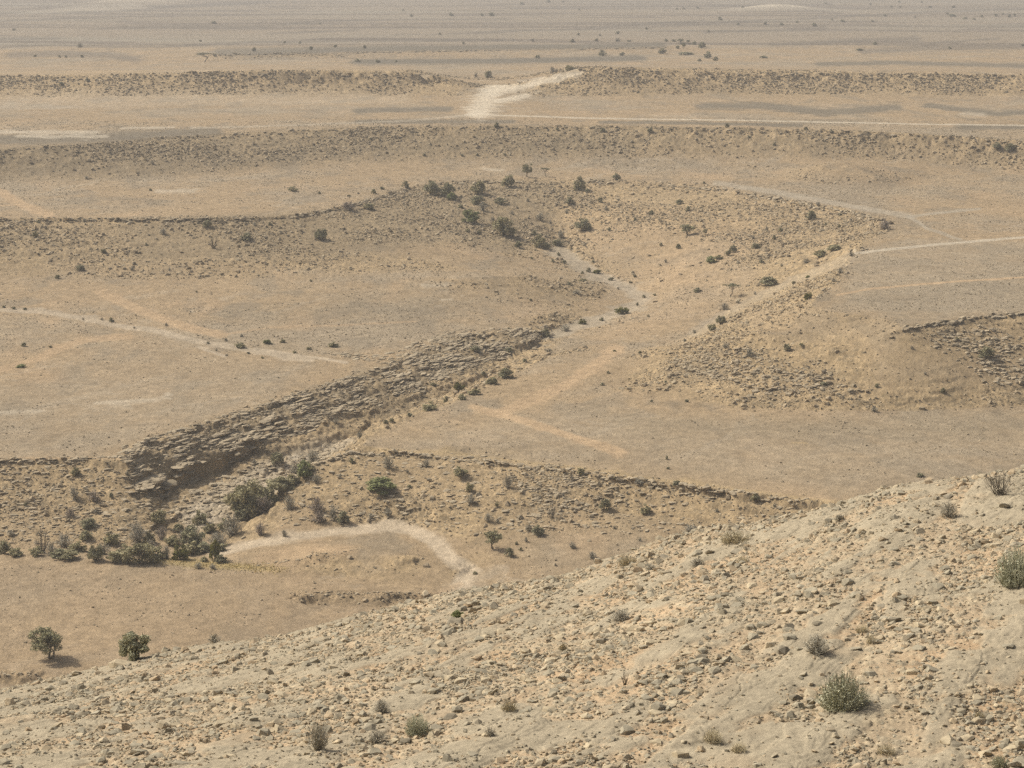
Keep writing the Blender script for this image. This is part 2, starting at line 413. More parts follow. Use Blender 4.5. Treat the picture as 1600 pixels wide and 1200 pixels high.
# thin runnels and gravel sheets on the flats
rdg = 1 - np.abs(perlin(XX / 26 + .6 * med, YY / 48 + .4 * med, 301)) * 9
put(T, CHALK * .8, np.clip(rdg, 0, 1) * (1 - R) * sstep(-.1, .4, fbm(XX / 60, YY / 60, 2, 302)) * .38)
put(T, GREY * .80, sstep(.08, .36, fbm(XX / 16, YY / 30, 4, 303)) * (1 - R) * .6)
put(T, PEACH, sstep(.2, .45, fbm(XX / 22, YY / 45, 4, 304)) * (1 - R) * .4)
put(T, c3(.29, .238, .175), (1 - near) * .85)
put(T, c3(.30, .265, .205), (1 - near) * sstep(-.1, .5, fbm(fx * 1.3, fy * 2.6, 4, 75)) * .8)
put(T, DARK * 1.1, (1 - near) * sstep(.18, .42, fbm(fx * 1.1 + 9, fy * 3.4, 4, 76)) * .6)
put(T, c3(.20, .165, .13), SF * .9)  # risers of the low benches: their shade and scrub painted as dark colour
# gravel pavements, rock faces and some painted shade
area(GREY, [(1310, 470), (1345, 392), (1420, 372), (1650, 380), (1650, 480), (1430, 505)], .85)
area(DARK, [(1340, 470), (1420, 440), (1650, 440), (1650, 470), (1440, 495)], .16, 20)
area(GREY, [(640, 690), (820, 645), (960, 640), (1100, 655), (1650, 655), (1650, 790), (1300, 770), (900, 725), (650, 706)], .7, 14)
area(VARN_SHADE, [(900, 640), (1100, 655), (1700, 650), (1700, 690), (1000, 680)], .45, 14)
area(GREY, [(-100, 600), (300, 590), (480, 580), (420, 625), (220, 690), (-100, 700)], .6, 14)
area(GREY, [(150, 525), (320, 548), (520, 570), (380, 600), (100, 585)], .4, 14)
area(VARN_SHADE, [(330, 500), (450, 465), (900, 440), (880, 475), (600, 505)], .22, 14)
area(BROWN * 1.25, [(-300, 868), (250, 879), (450, 897), (690, 930), (900, 920), (600, 985), (100, 1080), (-300, 1080)], .75, 8)
area(PEACH, [(395, 868), (450, 855), (540, 850), (560, 860), (470, 888), (410, 893)], .75, 4)
area(GOLD, [(230, 876), (300, 872), (420, 885), (450, 893), (300, 886)], .8, 3)
area(VARN_SHADE, [(-200, 235), (250, 218), (520, 203), (1000, 200), (1000, 240), (560, 250), (250, 275), (-200, 285)], .55, 10)
area(VARN_SHADE, [(1000, 200), (1400, 212), (1700, 235), (1700, 265), (1300, 240), (1000, 235)], .45, 10)
area(ROCK * 1.25, [(-200, 112), (640, 108), (740, 140), (640, 150), (-200, 155)], .5, 8)
area(ROCK * 1.35, [(860, 118), (1000, 108), (1700, 118), (1700, 150), (1100, 148), (880, 145)], .6, 8)
area(CHALK * .85, [(0, 150), (120, 142), (500, 146), (640, 150), (640, 160), (300, 165), (0, 172)], .3, 6)
area(PEACH, [(950, 440), (1050, 400), (1180, 430), (1120, 480), (1010, 520), (900, 540), (1000, 480)], .4, 12)
area(PEACH, [(760, 330), (1000, 320), (1250, 360), (1120, 420), (940, 400), (900, 380)], .35, 12)
area(BROWN, [(1290, 262), (1400, 285), (1380, 300), (1300, 290)], .5, 8)  # shading on the mound's right side and foot, painted into the colour
area(VARN_SHADE, [(205, 715), (430, 628), (720, 523), (860, 518), (780, 560), (600, 625), (390, 690), (250, 750)], .6, 6)
area(ROCK * 1.1, [(1420, 516), (1650, 498), (1650, 560), (1380, 575)], .7, 8)
area(CHALK * .82, [(280, 800), (350, 755), (430, 715), (520, 685), (560, 690), (470, 740), (400, 795), (300, 835)], .85, 5)
area(VARN_SHADE, [(540, 322), (650, 292), (700, 286), (800, 284), (870, 286), (870, 370), (800, 395), (700, 375), (560, 400), (200, 410), (200, 346)], .45, 8)  # half shade of the bowl's left wall painted into the rock colour
# dark bands far away: painted shade and scrub of low scarps, then dark gravel
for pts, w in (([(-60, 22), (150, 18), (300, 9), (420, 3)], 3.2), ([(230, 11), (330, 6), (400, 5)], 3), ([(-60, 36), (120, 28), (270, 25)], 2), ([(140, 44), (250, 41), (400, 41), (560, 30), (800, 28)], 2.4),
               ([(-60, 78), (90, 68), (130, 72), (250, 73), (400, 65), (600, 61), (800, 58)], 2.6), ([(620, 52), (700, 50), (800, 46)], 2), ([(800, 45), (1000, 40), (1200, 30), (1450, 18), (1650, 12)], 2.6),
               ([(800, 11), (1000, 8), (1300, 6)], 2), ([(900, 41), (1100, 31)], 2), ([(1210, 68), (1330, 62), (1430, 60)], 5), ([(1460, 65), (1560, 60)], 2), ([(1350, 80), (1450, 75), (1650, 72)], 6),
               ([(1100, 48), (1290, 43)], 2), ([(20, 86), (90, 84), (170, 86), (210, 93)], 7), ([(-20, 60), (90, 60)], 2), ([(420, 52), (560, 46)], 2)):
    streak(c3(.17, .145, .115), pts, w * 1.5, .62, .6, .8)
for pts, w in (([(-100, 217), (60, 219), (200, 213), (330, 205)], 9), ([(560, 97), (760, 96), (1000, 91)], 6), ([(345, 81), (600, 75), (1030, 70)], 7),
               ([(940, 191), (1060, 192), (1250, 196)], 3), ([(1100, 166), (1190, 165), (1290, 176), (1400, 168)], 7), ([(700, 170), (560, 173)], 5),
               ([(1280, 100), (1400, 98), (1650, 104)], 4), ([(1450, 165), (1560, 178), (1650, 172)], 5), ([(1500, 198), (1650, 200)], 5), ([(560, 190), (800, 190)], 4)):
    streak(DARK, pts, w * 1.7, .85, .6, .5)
put(T, CHALK, np.clip(mound / 7, 0, 1) * .85)
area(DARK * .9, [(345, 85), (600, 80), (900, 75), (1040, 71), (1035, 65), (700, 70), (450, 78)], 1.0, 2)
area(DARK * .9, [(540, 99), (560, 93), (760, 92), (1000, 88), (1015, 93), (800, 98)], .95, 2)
area(VARN_SHADE, [(-200, 235), (250, 218), (520, 203), (1000, 200), (1000, 240), (560, 250), (250, 275), (-200, 285)], .4, 10)
area(VARN_SHADE, [(540, 322), (650, 292), (700, 286), (800, 284), (870, 286), (870, 370), (800, 395), (700, 375), (560, 400), (200, 410), (-200, 400), (-200, 346), (200, 346)], .35, 8)  # painted half shade of the left wall deepened, out along the left scarp
area(CHALK * .75, [(20, 21), (100, 10), (210, 5), (235, 12), (120, 18)], .7, 3)
# pale tracks and dry washes: each becomes a surface object of its own
CLS = np.zeros(ZZ.shape, np.int8)
NAMES = {}
def strip(cls, name, col, paths, w=.9, rag=.35, soft=.45):
    NAMES[cls] = name
    for pts, wd in paths:
        m = streak(col, pts, wd, w, soft, rag)
        CLS[m > .5] = cls
strip(1, 'dirt_road', CHALK * .92, [([(742, 179), (800, 181), (900, 184), (1000, 186), (1150, 188), (1300, 191), (1450, 194), (1680, 197)], 2.3)], .8, .15)
streak(CHALK * .8, [(742, 179), (650, 188), (560, 192), (450, 196), (300, 200)], 3, .5)
strip(2, 'chalk_slope', CHALK * 1.05, [([(748, 174), (758, 158), (768, 142)], 20), ([(765, 143), (800, 139), (850, 127), (900, 114)], 11), ([(780, 158), (820, 150)], 9), ([(735, 179), (755, 174)], 8)], .8, .8, .7)
strip(3, 'dry_wash', CHALK * .85, [([(-60, 206), (60, 206), (150, 207)], 6), ([(30, 213), (165, 213)], 5), ([(190, 200), (270, 199)], 3)], .7, .9, .8)
strip(4, 'sand_track', PEACH, [([(-40, 285), (0, 300), (35, 320), (76, 336)], 11), ([(-40, 322), (35, 320)], 3)], .85)
strip(5, 'sand_track', PEACH, [([(160, 457), (215, 484), (280, 508), (345, 524)], 12)], .85)
streak(PEACH, [(345, 524), (420, 512), (540, 507), (650, 503)], 3, .6)
strip(6, 'dry_wash', mix(CHALK * .74, PEACH, .3), [([(-60, 482), (60, 486), (130, 497), (180, 508), (250, 518), (300, 531), (350, 540), (400, 549), (440, 557), (485, 563)], 8),
                                  ([(310, 542), (350, 556)], 4), ([(400, 545), (470, 556), (540, 566)], 5)], .85, .8)
strip(7, 'sand_track', PEACH, [([(-60, 592), (0, 578), (60, 560), (92, 543), (130, 532), (200, 526)], 10)], .8)
strip(8, 'foot_track', PEACH * 1.05, [([(1308, 461), (1360, 451), (1450, 443), (1650, 430)], 3.2)], .9, .3)
strip(9, 'foot_track', CHALK * .85, [([(1335, 396), (1420, 386), (1500, 379), (1650, 367)], 4)], .85, .5)
strip(10, 'sand_track', CHALK * .66, [([(1120, 286), (1190, 297), (1270, 311), (1345, 325), (1420, 338)], 8), ([(1420, 338), (1450, 357), (1500, 374)], 4), ([(1420, 338), (1530, 326)], 4)], .7, .5)
strip(11, 'sand_track', PEACH * 1.06, [([(965, 545), (905, 588), (850, 620), (790, 641)], 13), ([(740, 636), (830, 660), (880, 678), (965, 706)], 11)], .85, .6)
strip(12, 'dry_wash', mix(CHALK * .98, PEACH, .35), [([(340, 864), (400, 850), (470, 838), (540, 828), (610, 823), (652, 831), (680, 850), (708, 876), (732, 892), (718, 912)], 15)], .8, .6)
streak(PEACH, [(718, 912), (690, 924), (655, 932)], 8, .5, .7, .8)
strip(13, 'dry_wash', CHALK * .68, [([(872, 392), (930, 430), (985, 452), (1005, 469), (985, 482), (950, 494), (900, 510), (855, 526)], 14)], .6, .8)
strip(14, 'dry_wash', CHALK * .64, [([(1330, 404), (1240, 440), (1185, 465), (1130, 492), (1085, 522)], 12)], .34, .8)
streak(c3(.46, .345, .19), [(575, 702), (700, 709), (860, 726), (1000, 745), (1200, 771), (1380, 797)], 6, .5, .6, 1.2)
streak(PEACH, [(-60, 719), (100, 716), (207, 718)], 5, .6)
for pts, w in (([(245, 298), (302, 299)], 4), ([(662, 446), (695, 446)], 4), ([(760, 265), (782, 266)], 4), ([(1505, 178), (1535, 179)], 5), ([(0, 645), (60, 642)], 6), ([(150, 630), (240, 625)], 6), ([(690, 468), (705, 468)], 3)):
    streak(CHALK * .9, pts, w * 1.1, .5, .9, 1.2)
T *= (1 + .14 * perlin(XX / 2.3, YY / 3.4, 95) + .10 * med + .16 * perlin(UU / .0013, VV / .004, 96))[..., None]
T *= c3(.80, .795, .775)
T = np.clip(T, .03, .7)

V = np.stack([XX, YY, ZZ], -1).reshape(-1, 3).astype(F32)
FACES = grid_faces(len(vs), len(us)); TT = T.reshape(-1, 3); fc = CLS.reshape(-1)[FACES[:, 0]]
submesh('ground', V, FACES[fc == 0], TT, M_GROUND)
for cls, nm in NAMES.items():
    if (fc == cls).any(): submesh(nm, V, FACES[fc == cls], TT, M_GROUND)

def ground_hit(px, py):
    """world point where the sight line of a photo pixel meets the finished terrain"""
    u, s = ray(px, py); u = float(u); s = float(s)
    j = int(np.clip(np.searchsorted(us, u) - 1, 0, len(us) - 2)); t = (u - us[j]) / (us[j + 1] - us[j])
    col = ZZ[:, j] * (1 - t) + ZZ[:, j + 1] * t
    Ys = YY[:, 0]; below = s * Ys <= col
    below &= Ys > 270
    i = int(np.argmax(below)) if below.any() else len(Ys) - 1
    Y = Ys[i]
    if i > 0:
        d0 = s * Ys[i - 1] - col[i - 1]; d1 = s * Y - col[i]
        if d0 > 0 >= d1: Y = Ys[i - 1] + (Y - Ys[i - 1]) * d0 / (d0 - d1)
    return u * Y, Y, float(np.interp(Y, Ys, col))
# ------------------------------------------------------------------ the near hillside the photographer stands on
SKY = [(-300, 1120), (0, 1066), (100, 1046), (230, 1016), (330, 1000), (430, 984), (560, 955), (660, 936), (800, 906), (900, 889), (1000, 861), (1100, 834), (1180, 822),
       (1250, 811), (1320, 797), (1400, 781), (1500, 768), (1600, 757), (1900, 715)]
_k = [ray(px, py + 12) for px, py in SKY]
SKU = np.array([float(k[0]) for k in _k]); SKS = np.array([float(k[1]) for k in _k])
S_BOT = float(ray(800, 1230)[1]); Y_BOT = 27.5
def hill_base(u, Y):
    ss = np.interp(u, SKU, SKS)
    ds = 48 - 14 * u
    zs = ss * ds; zb = S_BOT * Y_BOT
    t = (Y - Y_BOT) / (ds - Y_BOT)
    mid = zb + (zs - zb) * t + .55 * t * (1 - t)
    g = (zs - zb - .55) / (ds - Y_BOT); e = np.maximum(Y - ds, 0)
    k = np.minimum(e, 14); far = zs + g * e - .022 * k * k - .022 * 28 * (e - k)
    lo = -1.7 + (zb + 1.7) * np.clip(Y, -30, Y_BOT) / Y_BOT
    return np.where(Y < Y_BOT, lo, np.where(Y < ds, mid, far))
hu = np.concatenate([np.linspace(-.44, -.34, 40)[:-1], np.arange(-.34, .34, .00057), np.linspace(.34, .44, 40)])
hy = np.concatenate([np.linspace(-12, 20, 40)[:-1], np.arange(20, 26, .09), np.arange(26, 58, .042), np.arange(58, 190, 1.5)])
HU, HY = np.meshgrid(hu, hy); HX = HU * np.maximum(HY, 14)
HZ = hill_base(HU, HY)
ca, sa = math.cos(math.radians(62)), math.sin(math.radians(62))
HA = HX * ca + HY * sa; HB = -HX * sa + HY * ca           # along / across the bedding
HZ = HZ + .26 * fbm(HA / 9, HB / 5, 3, 201) * sstep(18, 26, HY)
sl = fbm(HA / 3.2 + .3 * perlin(HX / 1.5, HY / 1.5, 206), HB / 1.5, 4, 202) + .35 * fbm(HA / 14, HB / 5, 2, 203)
SLAB = sstep(-.04, .13, sl)
fresh = np.clip((HY - 20) / 6, 0, 1) * (1 - sstep(55, 70, HY))
HZ = HZ + fresh * SLAB * (.02 + .12 * np.clip(sl, 0, .6))
c1, c2, c_ = voro(HA / 1.5 + .3 * perlin(HX, HY, 240), HB / .6, 241)
HZ = HZ - fresh * SLAB * .02 * (1 - sstep(.0, .05, c2 - c1)) * (c_ > .5) + fresh * SLAB * .03 * (c_ - .5)
# little ledges inside the slabs
q = (sl * 9 + .4 * perlin(HX / .6, HY / .6, 207)); fq = q - np.floor(q)
HZ = HZ + fresh * SLAB * .014 * (np.floor(q) + sstep(.3, .7, fq) - q)
HZ = HZ + fresh * .025 * fbm(HX / .5, HY / .5, 3, 208) * (.5 + SLAB)
h1, h2, hc = voro(HX / .22 + .2 * perlin(HX / .5, HY / .5, 210), HY / .26, 211)
cb = np.clip(1.1 - h1 / .5, 0, .7) * sstep(.55, .62, hc)
k1, k2, kc = voro(HX / .1, HY / .13, 213)
pb = np.clip(1.1 - k1 / .5, 0, .7) * sstep(.35, .45, kc)
HZ = HZ + fresh * (1 - .85 * SLAB) * (.035 * cb * (.5 + hc) + .02 * pb)
GRY, BUFF, CREAM = c3(.325, .283, .212), c3(.410, .298, .192), c3(.415, .345, .245)
HT = np.empty(HZ.shape + (3,), F32); HT[:] = mix(BUFF, GRY, .6)
put(HT, BUFF, sstep(-.2, .35, fbm(HX / 3.2, HY / 3.2, 3, 221)) * .8)
put(HT, GRY, SLAB * (.95 - .5 * sstep(.15, .5, fbm(HX / 2.2, HY / 2.2, 3, 222))))
put(HT, GRY * .9, (1 - SLAB) * sstep(.6, .62, hc) * (h1 < .5) * .85)
put(HT, CREAM, (1 - SLAB) * sstep(.8, .82, hc) * (h1 < .5) * .8)
put(HT, CREAM, (1 - SLAB) * sstep(.65, .7, kc) * .5)
put(HT, BUFF * .82, (1 - sstep(-.02, .09, sl)) * sstep(.0, .4, fbm(HX / 1.1, HY / 1.1, 3, 224)) * .5)
HT *= c3(.955, .935, .875)
HT *= (1 + .12 * fbm(HX / .7, HY / .7, 3, 225) + .10 * fbm(HX / 5, HY / 5, 2, 226))[..., None]
link('hillside', raw_mesh('hillside', np.stack([HX, HY, HZ], -1).reshape(-1, 3), grid_faces(len(hy), len(hu)), np.clip(HT, .05, .75).reshape(-1, 3)), M_HILL)['kind'] = 'structure'

def hill_at(X, Y):
    """terrain height and slab mask of the near hillside"""
    j = np.clip(np.searchsorted(hu, X / np.maximum(Y, 14)) - 1, 0, len(hu) - 2); i = np.clip(np.searchsorted(hy, Y) - 1, 0, len(hy) - 2)
    return HZ[i, j], SLAB[i, j]
def hill_hit(px, py):
    u, s = ray(px, py); u = float(u); s = float(s)
    j = int(np.clip(np.searchsorted(hu, u), 0, len(hu) - 1)); col = HZ[:, j]; ok = (hy > 27) & (s * hy <= col)
    i = int(np.argmax(ok)) if ok.any() else int(np.argmax(np.where((hy > 30) & (hy < 60), col / np.maximum(hy, 1), -9)))
    return u * hy[i], hy[i], float(col[i])

# ------------------------------------------------------------------ loose rocks
def rock_mesh(seed, flat, n=18):
    r = random.Random(seed); bm = bmesh.new()
    for _ in range(n):
        v = Vector((r.gauss(0, 1), r.gauss(0, 1), r.gauss(0, 1))).normalized() * r.uniform(.8, 1)
        v = Vector((max(-.78, min(.78, v.x)), max(-.72, min(.72, v.y)), max(-.6, min(.6, v.z)) * flat))
        bm.verts.new(v * .65)
    res = bmesh.ops.convex_hull(bm, input=bm.verts)
    bmesh.ops.delete(bm, geom=[v for v in bm.verts if not v.link_faces], context='VERTS')
    bmesh.ops.triangulate(bm, faces=bm.faces)
    me = bpy.data.meshes.new('rock'); bm.to_mesh(me); bm.free()
    return me
from mathutils import Vector, Matrix, Euler
def rock_mat(name, cols, island=True, nscale=6):
    m, nt, p = new_mat(name); L = nt.links.new
    geo = N(nt, 'ShaderNodeNewGeometry'); inf = N(nt, 'ShaderNodeObjectInfo')
    rampn = N(nt, 'ShaderNodeValToRGB'); cr = rampn.color_ramp
    cr.elements[0].color = (*cols[0], 1); cr.elements[1].color = (*cols[-1], 1)
    for k, c in enumerate(cols[1:-1]):
        e = cr.elements.new((k + 1) / (len(cols) - 1)); e.color = (*c, 1)
    L((geo.outputs['Random Per Island'] if island else inf.outputs['Random']), rampn.inputs['Fac'])
    tc = N(nt, 'ShaderNodeNewGeometry'); no = N(nt, 'ShaderNodeTexNoise'); no.inputs['Scale'].default_value = nscale; no.inputs['Detail'].default_value = 6
    L(tc.outputs['Position'], no.inputs['Vector'])
    r = N(nt, 'ShaderNodeMapRange'); r.inputs['From Min'].default_value = .3; r.inputs['From Max'].default_value = .7; r.inputs['To Min'].default_value = .78; r.inputs['To Max'].default_value = 1.2
    L(no.outputs['Fac'], r.inputs['Value'])
    v = N(nt, 'ShaderNodeVectorMath', operation='SCALE'); L(rampn.outputs[0], v.inputs[0]); L(r.outputs[0], v.inputs['Scale']); L(v.outputs[0], p.inputs['Base Color'])
    b = N(nt, 'ShaderNodeBump'); b.inputs['Strength'].default_value = .5; b.inputs['Distance'].default_value = .02 if nscale > 3 else .1
    L(no.outputs['Fac'], b.inputs['Height']); L(b.outputs[0], p.inputs['Normal'])
    return m
GR, CRM, DRK, BUF = (.31, .272, .195), (.405, .332, .222), (.285, .246, .178), (.385, .295, .188)
M_RUB = rock_mat('rubble_limestone', [DRK, GR, GR, CRM, BUF, GR, CRM])
M_GREYROCK = rock_mat('grey_limestone', [(.265, .233, .168), (.335, .295, .212)], False)
M_CREAMROCK = rock_mat('cream_limestone', [(.36, .298, .20), (.43, .36, .242)], False)
M_DARKROCK = rock_mat('weathered_limestone', [(.18, .155, .11), (.235, .203, .147)], False)
M_BOULD = rock_mat('scarp_boulders', [(.23, .185, .122), (.31, .245, .16), (.36, .285, .185), (.27, .22, .145), (.41, .335, .225)], True, .8)
M_LEDGE = rock_mat('ledge_limestone', [(.29, .238, .162), (.36, .293, .198), (.385, .315, .215), (.32, .262, .178), (.41, .338, .23)], True, .8)
PROTO = [rock_mesh(100 + k, (.55, .75, .95, .4)[k % 4]) for k in range(16)]
def proto_arr(me):
    v = np.empty(len(me.vertices) * 3, F32); me.vertices.foreach_get('co', v)
    f = np.empty(len(me.polygons) * 3, np.int32); me.loops.foreach_get('vertex_index', f)
    return v.reshape(-1, 3), f.reshape(-1, 3)
PARR = [proto_arr(m) for m in PROTO]
def rot_mats(n, tilt, yaw=None):
    a = RNG.uniform(0, 2 * np.pi, n) if yaw is None else yaw; b = RNG.normal(0, tilt, n); c = RNG.normal(0, tilt, n)
    ca_, sa_, cb_, sb_, cc_, sc_ = np.cos(a), np.sin(a), np.cos(b), np.sin(b), np.cos(c), np.sin(c)
    o = np.zeros(n); i = np.ones(n)
    Rz = np.stack([ca_, -sa_, o, sa_, ca_, o, o, o, i], -1).reshape(-1, 3, 3)
    Rx = np.stack([i, o, o, o, cb_, -sb_, o, sb_, cb_], -1).reshape(-1, 3, 3)
    Ry = np.stack([cc_, o, sc_, o, i, o, -sc_, o, cc_], -1).reshape(-1, 3, 3)
    return Rx @ Ry @ Rz if yaw is None else Rz @ Rx @ Ry
def scatter_mesh(name, P, S, tilt, mat, yaw=None, save=None):
    """all the uncountable rest of the stones as one object"""
    Vs, Fs, off = [], [], 0
    k = RNG.integers(0, len(PARR), len(P)); Rm = rot_mats(len(P), tilt, yaw); S = S[:, None] * np.ones(3) if S.ndim == 1 else S
    for q_, (pv, pf) in enumerate(PARR):
        s_ = np.where(k == q_)[0]
        if not len(s_): continue
        vv = np.einsum('nij,nmj->nmi', Rm[s_], pv[None] * S[s_][:, None, :]) + P[s_][:, None, :]
        ff = pf[None] + (np.arange(len(s_)) * len(pv))[:, None, None] + off
        Vs.append(vv.reshape(-1, 3)); Fs.append(ff.reshape(-1, 3)); off += vv.shape[0] * vv.shape[1]
    o = link(name, raw_mesh(name, np.concatenate(Vs), np.concatenate(Fs), None, False), mat)
    o['kind'] = 'stuff'; return o
# near rubble: uniform per view solid angle is not real, so sample the slope uniformly in area
n = 310000
Y = RNG.uniform(25.5, 52, n); X = RNG.uniform(-.39, .39, n) * Y; keep = RNG.uniform(0, 52, n) < Y
X, Y = X[keep], Y[keep]
z, sb = hill_at(X, Y)
dens = .25 + .75 * sstep(-.1, .35, fbm(X / 1.6, Y / 3.2, 4, 231))
keep = RNG.uniform(0, 1, len(X)) < dens * (1 - .8 * sb)
X, Y, z = X[keep], Y[keep], z[keep]
size = .034 * np.exp(RNG.exponential(.42, len(X))); size = np.minimum(size, .24)
order = np.argsort(-size / Y); X, Y, z, size = X[order], Y[order], z[order], size[order]
# the countable ones: rocks that show largest
HEROES = []
px_, py_ = proj(X, Y, z)
inview = (px_ > 5) & (px_ < 1595) & (py_ < 1195)
hi = np.where(inview)[0][:285]
rest = np.ones(len(X), bool); rest[hi] = False
scatter_mesh('rubble', np.stack([X, Y, z + .04 * size], -1)[rest], size[rest], .3, M_RUB)
HERO_POS = list(zip(X[hi], Y[hi], z[hi], size[hi], px_[hi], py_[hi]))
# boulders strewn over the scarps in the valley
w_ = (R * (CLS == 0) * (.10 + .90 * sstep(-.3, .4, patch)) * (1 - .55 * canyon)).astype(np.float64)
w_ *= ((YY > 300) & (YY < 1520) & (np.abs(UU) < .27))
cell = np.gradient(us)[None, :] * YY * np.gradient(vs)[:, None] * YY
pr = (w_ / YY).ravel() * cell.ravel(); pr /= pr.sum()
ix = RNG.choice(pr.size, 62000, p=pr)
bs = (np.exp(RNG.exponential(.38, len(ix))) * .00056 * YY.ravel()[ix]).clip(.15, 1.4)
P_ = V[ix] + np.stack([RNG.normal(0, .3, len(ix)), RNG.normal(0, .3, len(ix)), .02 * bs], -1)
scatter_mesh('scarp_boulders', P_, bs, .3, M_BOULD)
# bedded plates that crop out of the canyon bank and along the rims
def surf(u, v):
    j = np.clip(np.searchsorted(us, u), 0, len(us) - 1); i = np.clip(np.searchsorted(vs, v), 0, len(vs) - 1)
    return ZZ[i, j]
PP, PS, PYW = [], [], []
def plates(wgt, n, size, asp, thick, yaw, dyaw):
    pr = (wgt.astype(np.float64) / YY).ravel() * cell.ravel(); pr /= pr.sum()
    ix = RNG.choice(pr.size, n, p=pr)
    L_ = size * np.exp(RNG.exponential(.45, n)); L_ = np.minimum(L_, size * 3)
    PP.append(V[ix] + np.stack([0 * L_, 0 * L_, .12 * thick * L_], -1)); PYW.append(np.radians(yaw) + RNG.normal(0, dyaw, n))
    PS.append(np.stack([L_, L_ * asp * RNG.uniform(.7, 1.4, n), L_ * thick * RNG.uniform(.7, 1.3, n)], -1))
bank = in_poly(PX + 2.0 * jit, PY + 1.0 * jit, [(858, 514), (800, 516), (720, 521), (600, 571), (430, 626), (200, 700), (196, 722), (215, 790), (300, 745), (400, 700), (600, 630), (780, 560), (850, 530)])
bank = bank & (YY > 300)
plates(bank * (.06 + .94 * sstep(-.05, .3, fbm(XX / 7, YY / 9, 3, 421))), 3800, .75, .45, .30, 52, .25)
plates(bank * sstep(.0, .3, fbm(XX / 9, YY / 12, 3, 422)), 900, 1.5, .26, .2, 54, .12)
plates(in_poly(PX, PY, [(240, 795), (340, 745), (440, 715), (560, 690), (470, 745), (400, 800), (300, 835)]) * 1.0, 700, .7, .6, .35, 50, .6)
plates(in_poly(PX, PY, [(1020, 560), (1170, 548), (1330, 572), (1430, 520), (1650, 505), (1650, 600), (1400, 612), (1200, 620)]) * sstep(-.2, .3, patch), 1300, .55, .65, .5, 0, .8)
plates(lowleft * 1.0, 1500, .55, .55, .35, 8, .35)
plates(spur * (.2 + .8 * sstep(0, .4, patch)), 1500, .5, .6, .4, 0, .6)
plates(in_poly(PX, PY, [(480, 548), (600, 572), (720, 522), (830, 512), (700, 515), (600, 555), (520, 552)]) * 1.0, 220, .9, .45, .22, 40, .3)
def rimrow(pts, step, size, asp, thick, dy, jit_=.5):
    """blocks of the capping bed along a rim, following it"""
    for (ax, ay), (bx, by) in zip(pts[:-1], pts[1:]):
        h0 = np.array(ground_hit(ax, ay + dy)); h1 = np.array(ground_hit(bx, by + dy))
        if np.hypot(*(h1 - h0)[:2]) > 120: continue
        n_ = max(1, int(np.hypot(*(h1 - h0)[:2]) / step))
        for t in (np.arange(n_) + RNG.uniform(0, 1, n_)) / n_:
            if perlin(np.array([ax / 30. + t]), np.array([ay / 30.]), 411)[0] < -.25: continue
            p = h0 + (h1 - h0) * t + np.array([RNG.normal(0, jit_), RNG.normal(0, jit_), 0])
            p[2] = float(surf(p[0] / p[1], math.log(p[1])))
            l_ = .62 * size * math.exp(min(RNG.exponential(.35), .9))
            PP.append(p[None] + np.array([[0, 0, .1 * thick * l_]])); PYW.append(np.array([math.atan2(h1[1] - h0[1], h1[0] - h0[0]) + RNG.normal(0, .3)]))
            PS.append(np.array([[l_, l_ * asp, l_ * thick]]))
rimrow([(500, 720), (562, 705), (610, 705), (700, 713), (780, 722), (860, 729), (900, 736), (1000, 749), (1100, 763), (1200, 776), (1370, 798)], .42, 1.1, .7, .5, 3, .3)
rimrow([(-100, 720), (0, 719), (120, 717), (207, 719)], .45, 1.2, .6, .42, 2, .35)
rimrow([(-100, 342), (0, 342), (150, 341), (300, 342), (400, 340), (470, 335), (540, 322), (600, 305), (640, 292), (690, 284)], .65, 1.7, .6, .5, 3, .8)
rimrow([(690, 284), (760, 282), (860, 281), (960, 284), (1060, 288), (1130, 295), (1190, 306), (1260, 318), (1330, 330), (1390, 347)], .65, 1.8, .65, .5, 3, .8)
rimrow([(1345, 386), (1330, 401), (1315, 431), (1298, 451), (1275, 467)], 1.0, 1.1, .6, .5, 2, .9)
rimrow([(1410, 511), (1440, 507), (1500, 498), (1560, 491), (1600, 486), (1660, 482)], .4, 1.5, .6, .5, 4, .4)
rimrow([(465, 930), (500, 924), (560, 922), (620, 924), (660, 930)], .25, .55, .7, .6, 4, .35)
rimrow([(-40, 1048), (0, 1050), (60, 1053)], .25, .5, .7, .6, 4, .35)
rimrow([(400, 884), (450, 876), (500, 868), (560, 858)], .4, .6, .6, .5, 0, .4)
for x0_ in range(-100, 1700, 50):
    rimrow([(x0_, float(np.interp(x0_, [0, 250, 530, 800, 1100, 1400, 1600], [234, 216, 201, 198, 201, 209, 223]))), (x0_ + 50, float(np.interp(x0_ + 50, [0, 250, 530, 800, 1100, 1400, 1600], [234, 216, 201, 198, 201, 209, 223])))], 1.2, 1.5, .6, .5, 2, 1.3)
    if not 680 < x0_ < 880:
        rimrow([(x0_, float(np.interp(x0_, [0, 300, 600, 700, 900, 1100, 1600], [124, 116, 114, 124, 110, 115, 120]))), (x0_ + 50, float(np.interp(x0_ + 50, [0, 300, 600, 700, 900, 1100, 1600], [124, 116, 114, 124, 110, 115, 120])))], 1.4, 1.9, .6, .5, 2, 2)
rimrow([(330, 86), (440, 84), (600, 81), (760, 78), (900, 76), (1040, 74)], 1.5, 2.2, .6, .5, 1, 2)
rimrow([(415, 688), (385, 695), (360, 706), (335, 714), (300, 724), (272, 735), (240, 753), (213, 768)], .5, 2.6, .55, .28, -2, .5)
k_ = len(PP)
rimrow([(400, 691), (385, 696), (360, 707), (335, 715), (300, 725), (272, 736), (240, 754), (213, 769)], .6, 2.3, .75, .34, -3, .4)
for q_ in range(k_, len(PP)): PP[q_] = PP[q_] + np.array([[.7, -.8, .1]])        # the roof of the overhang juts out over the bed
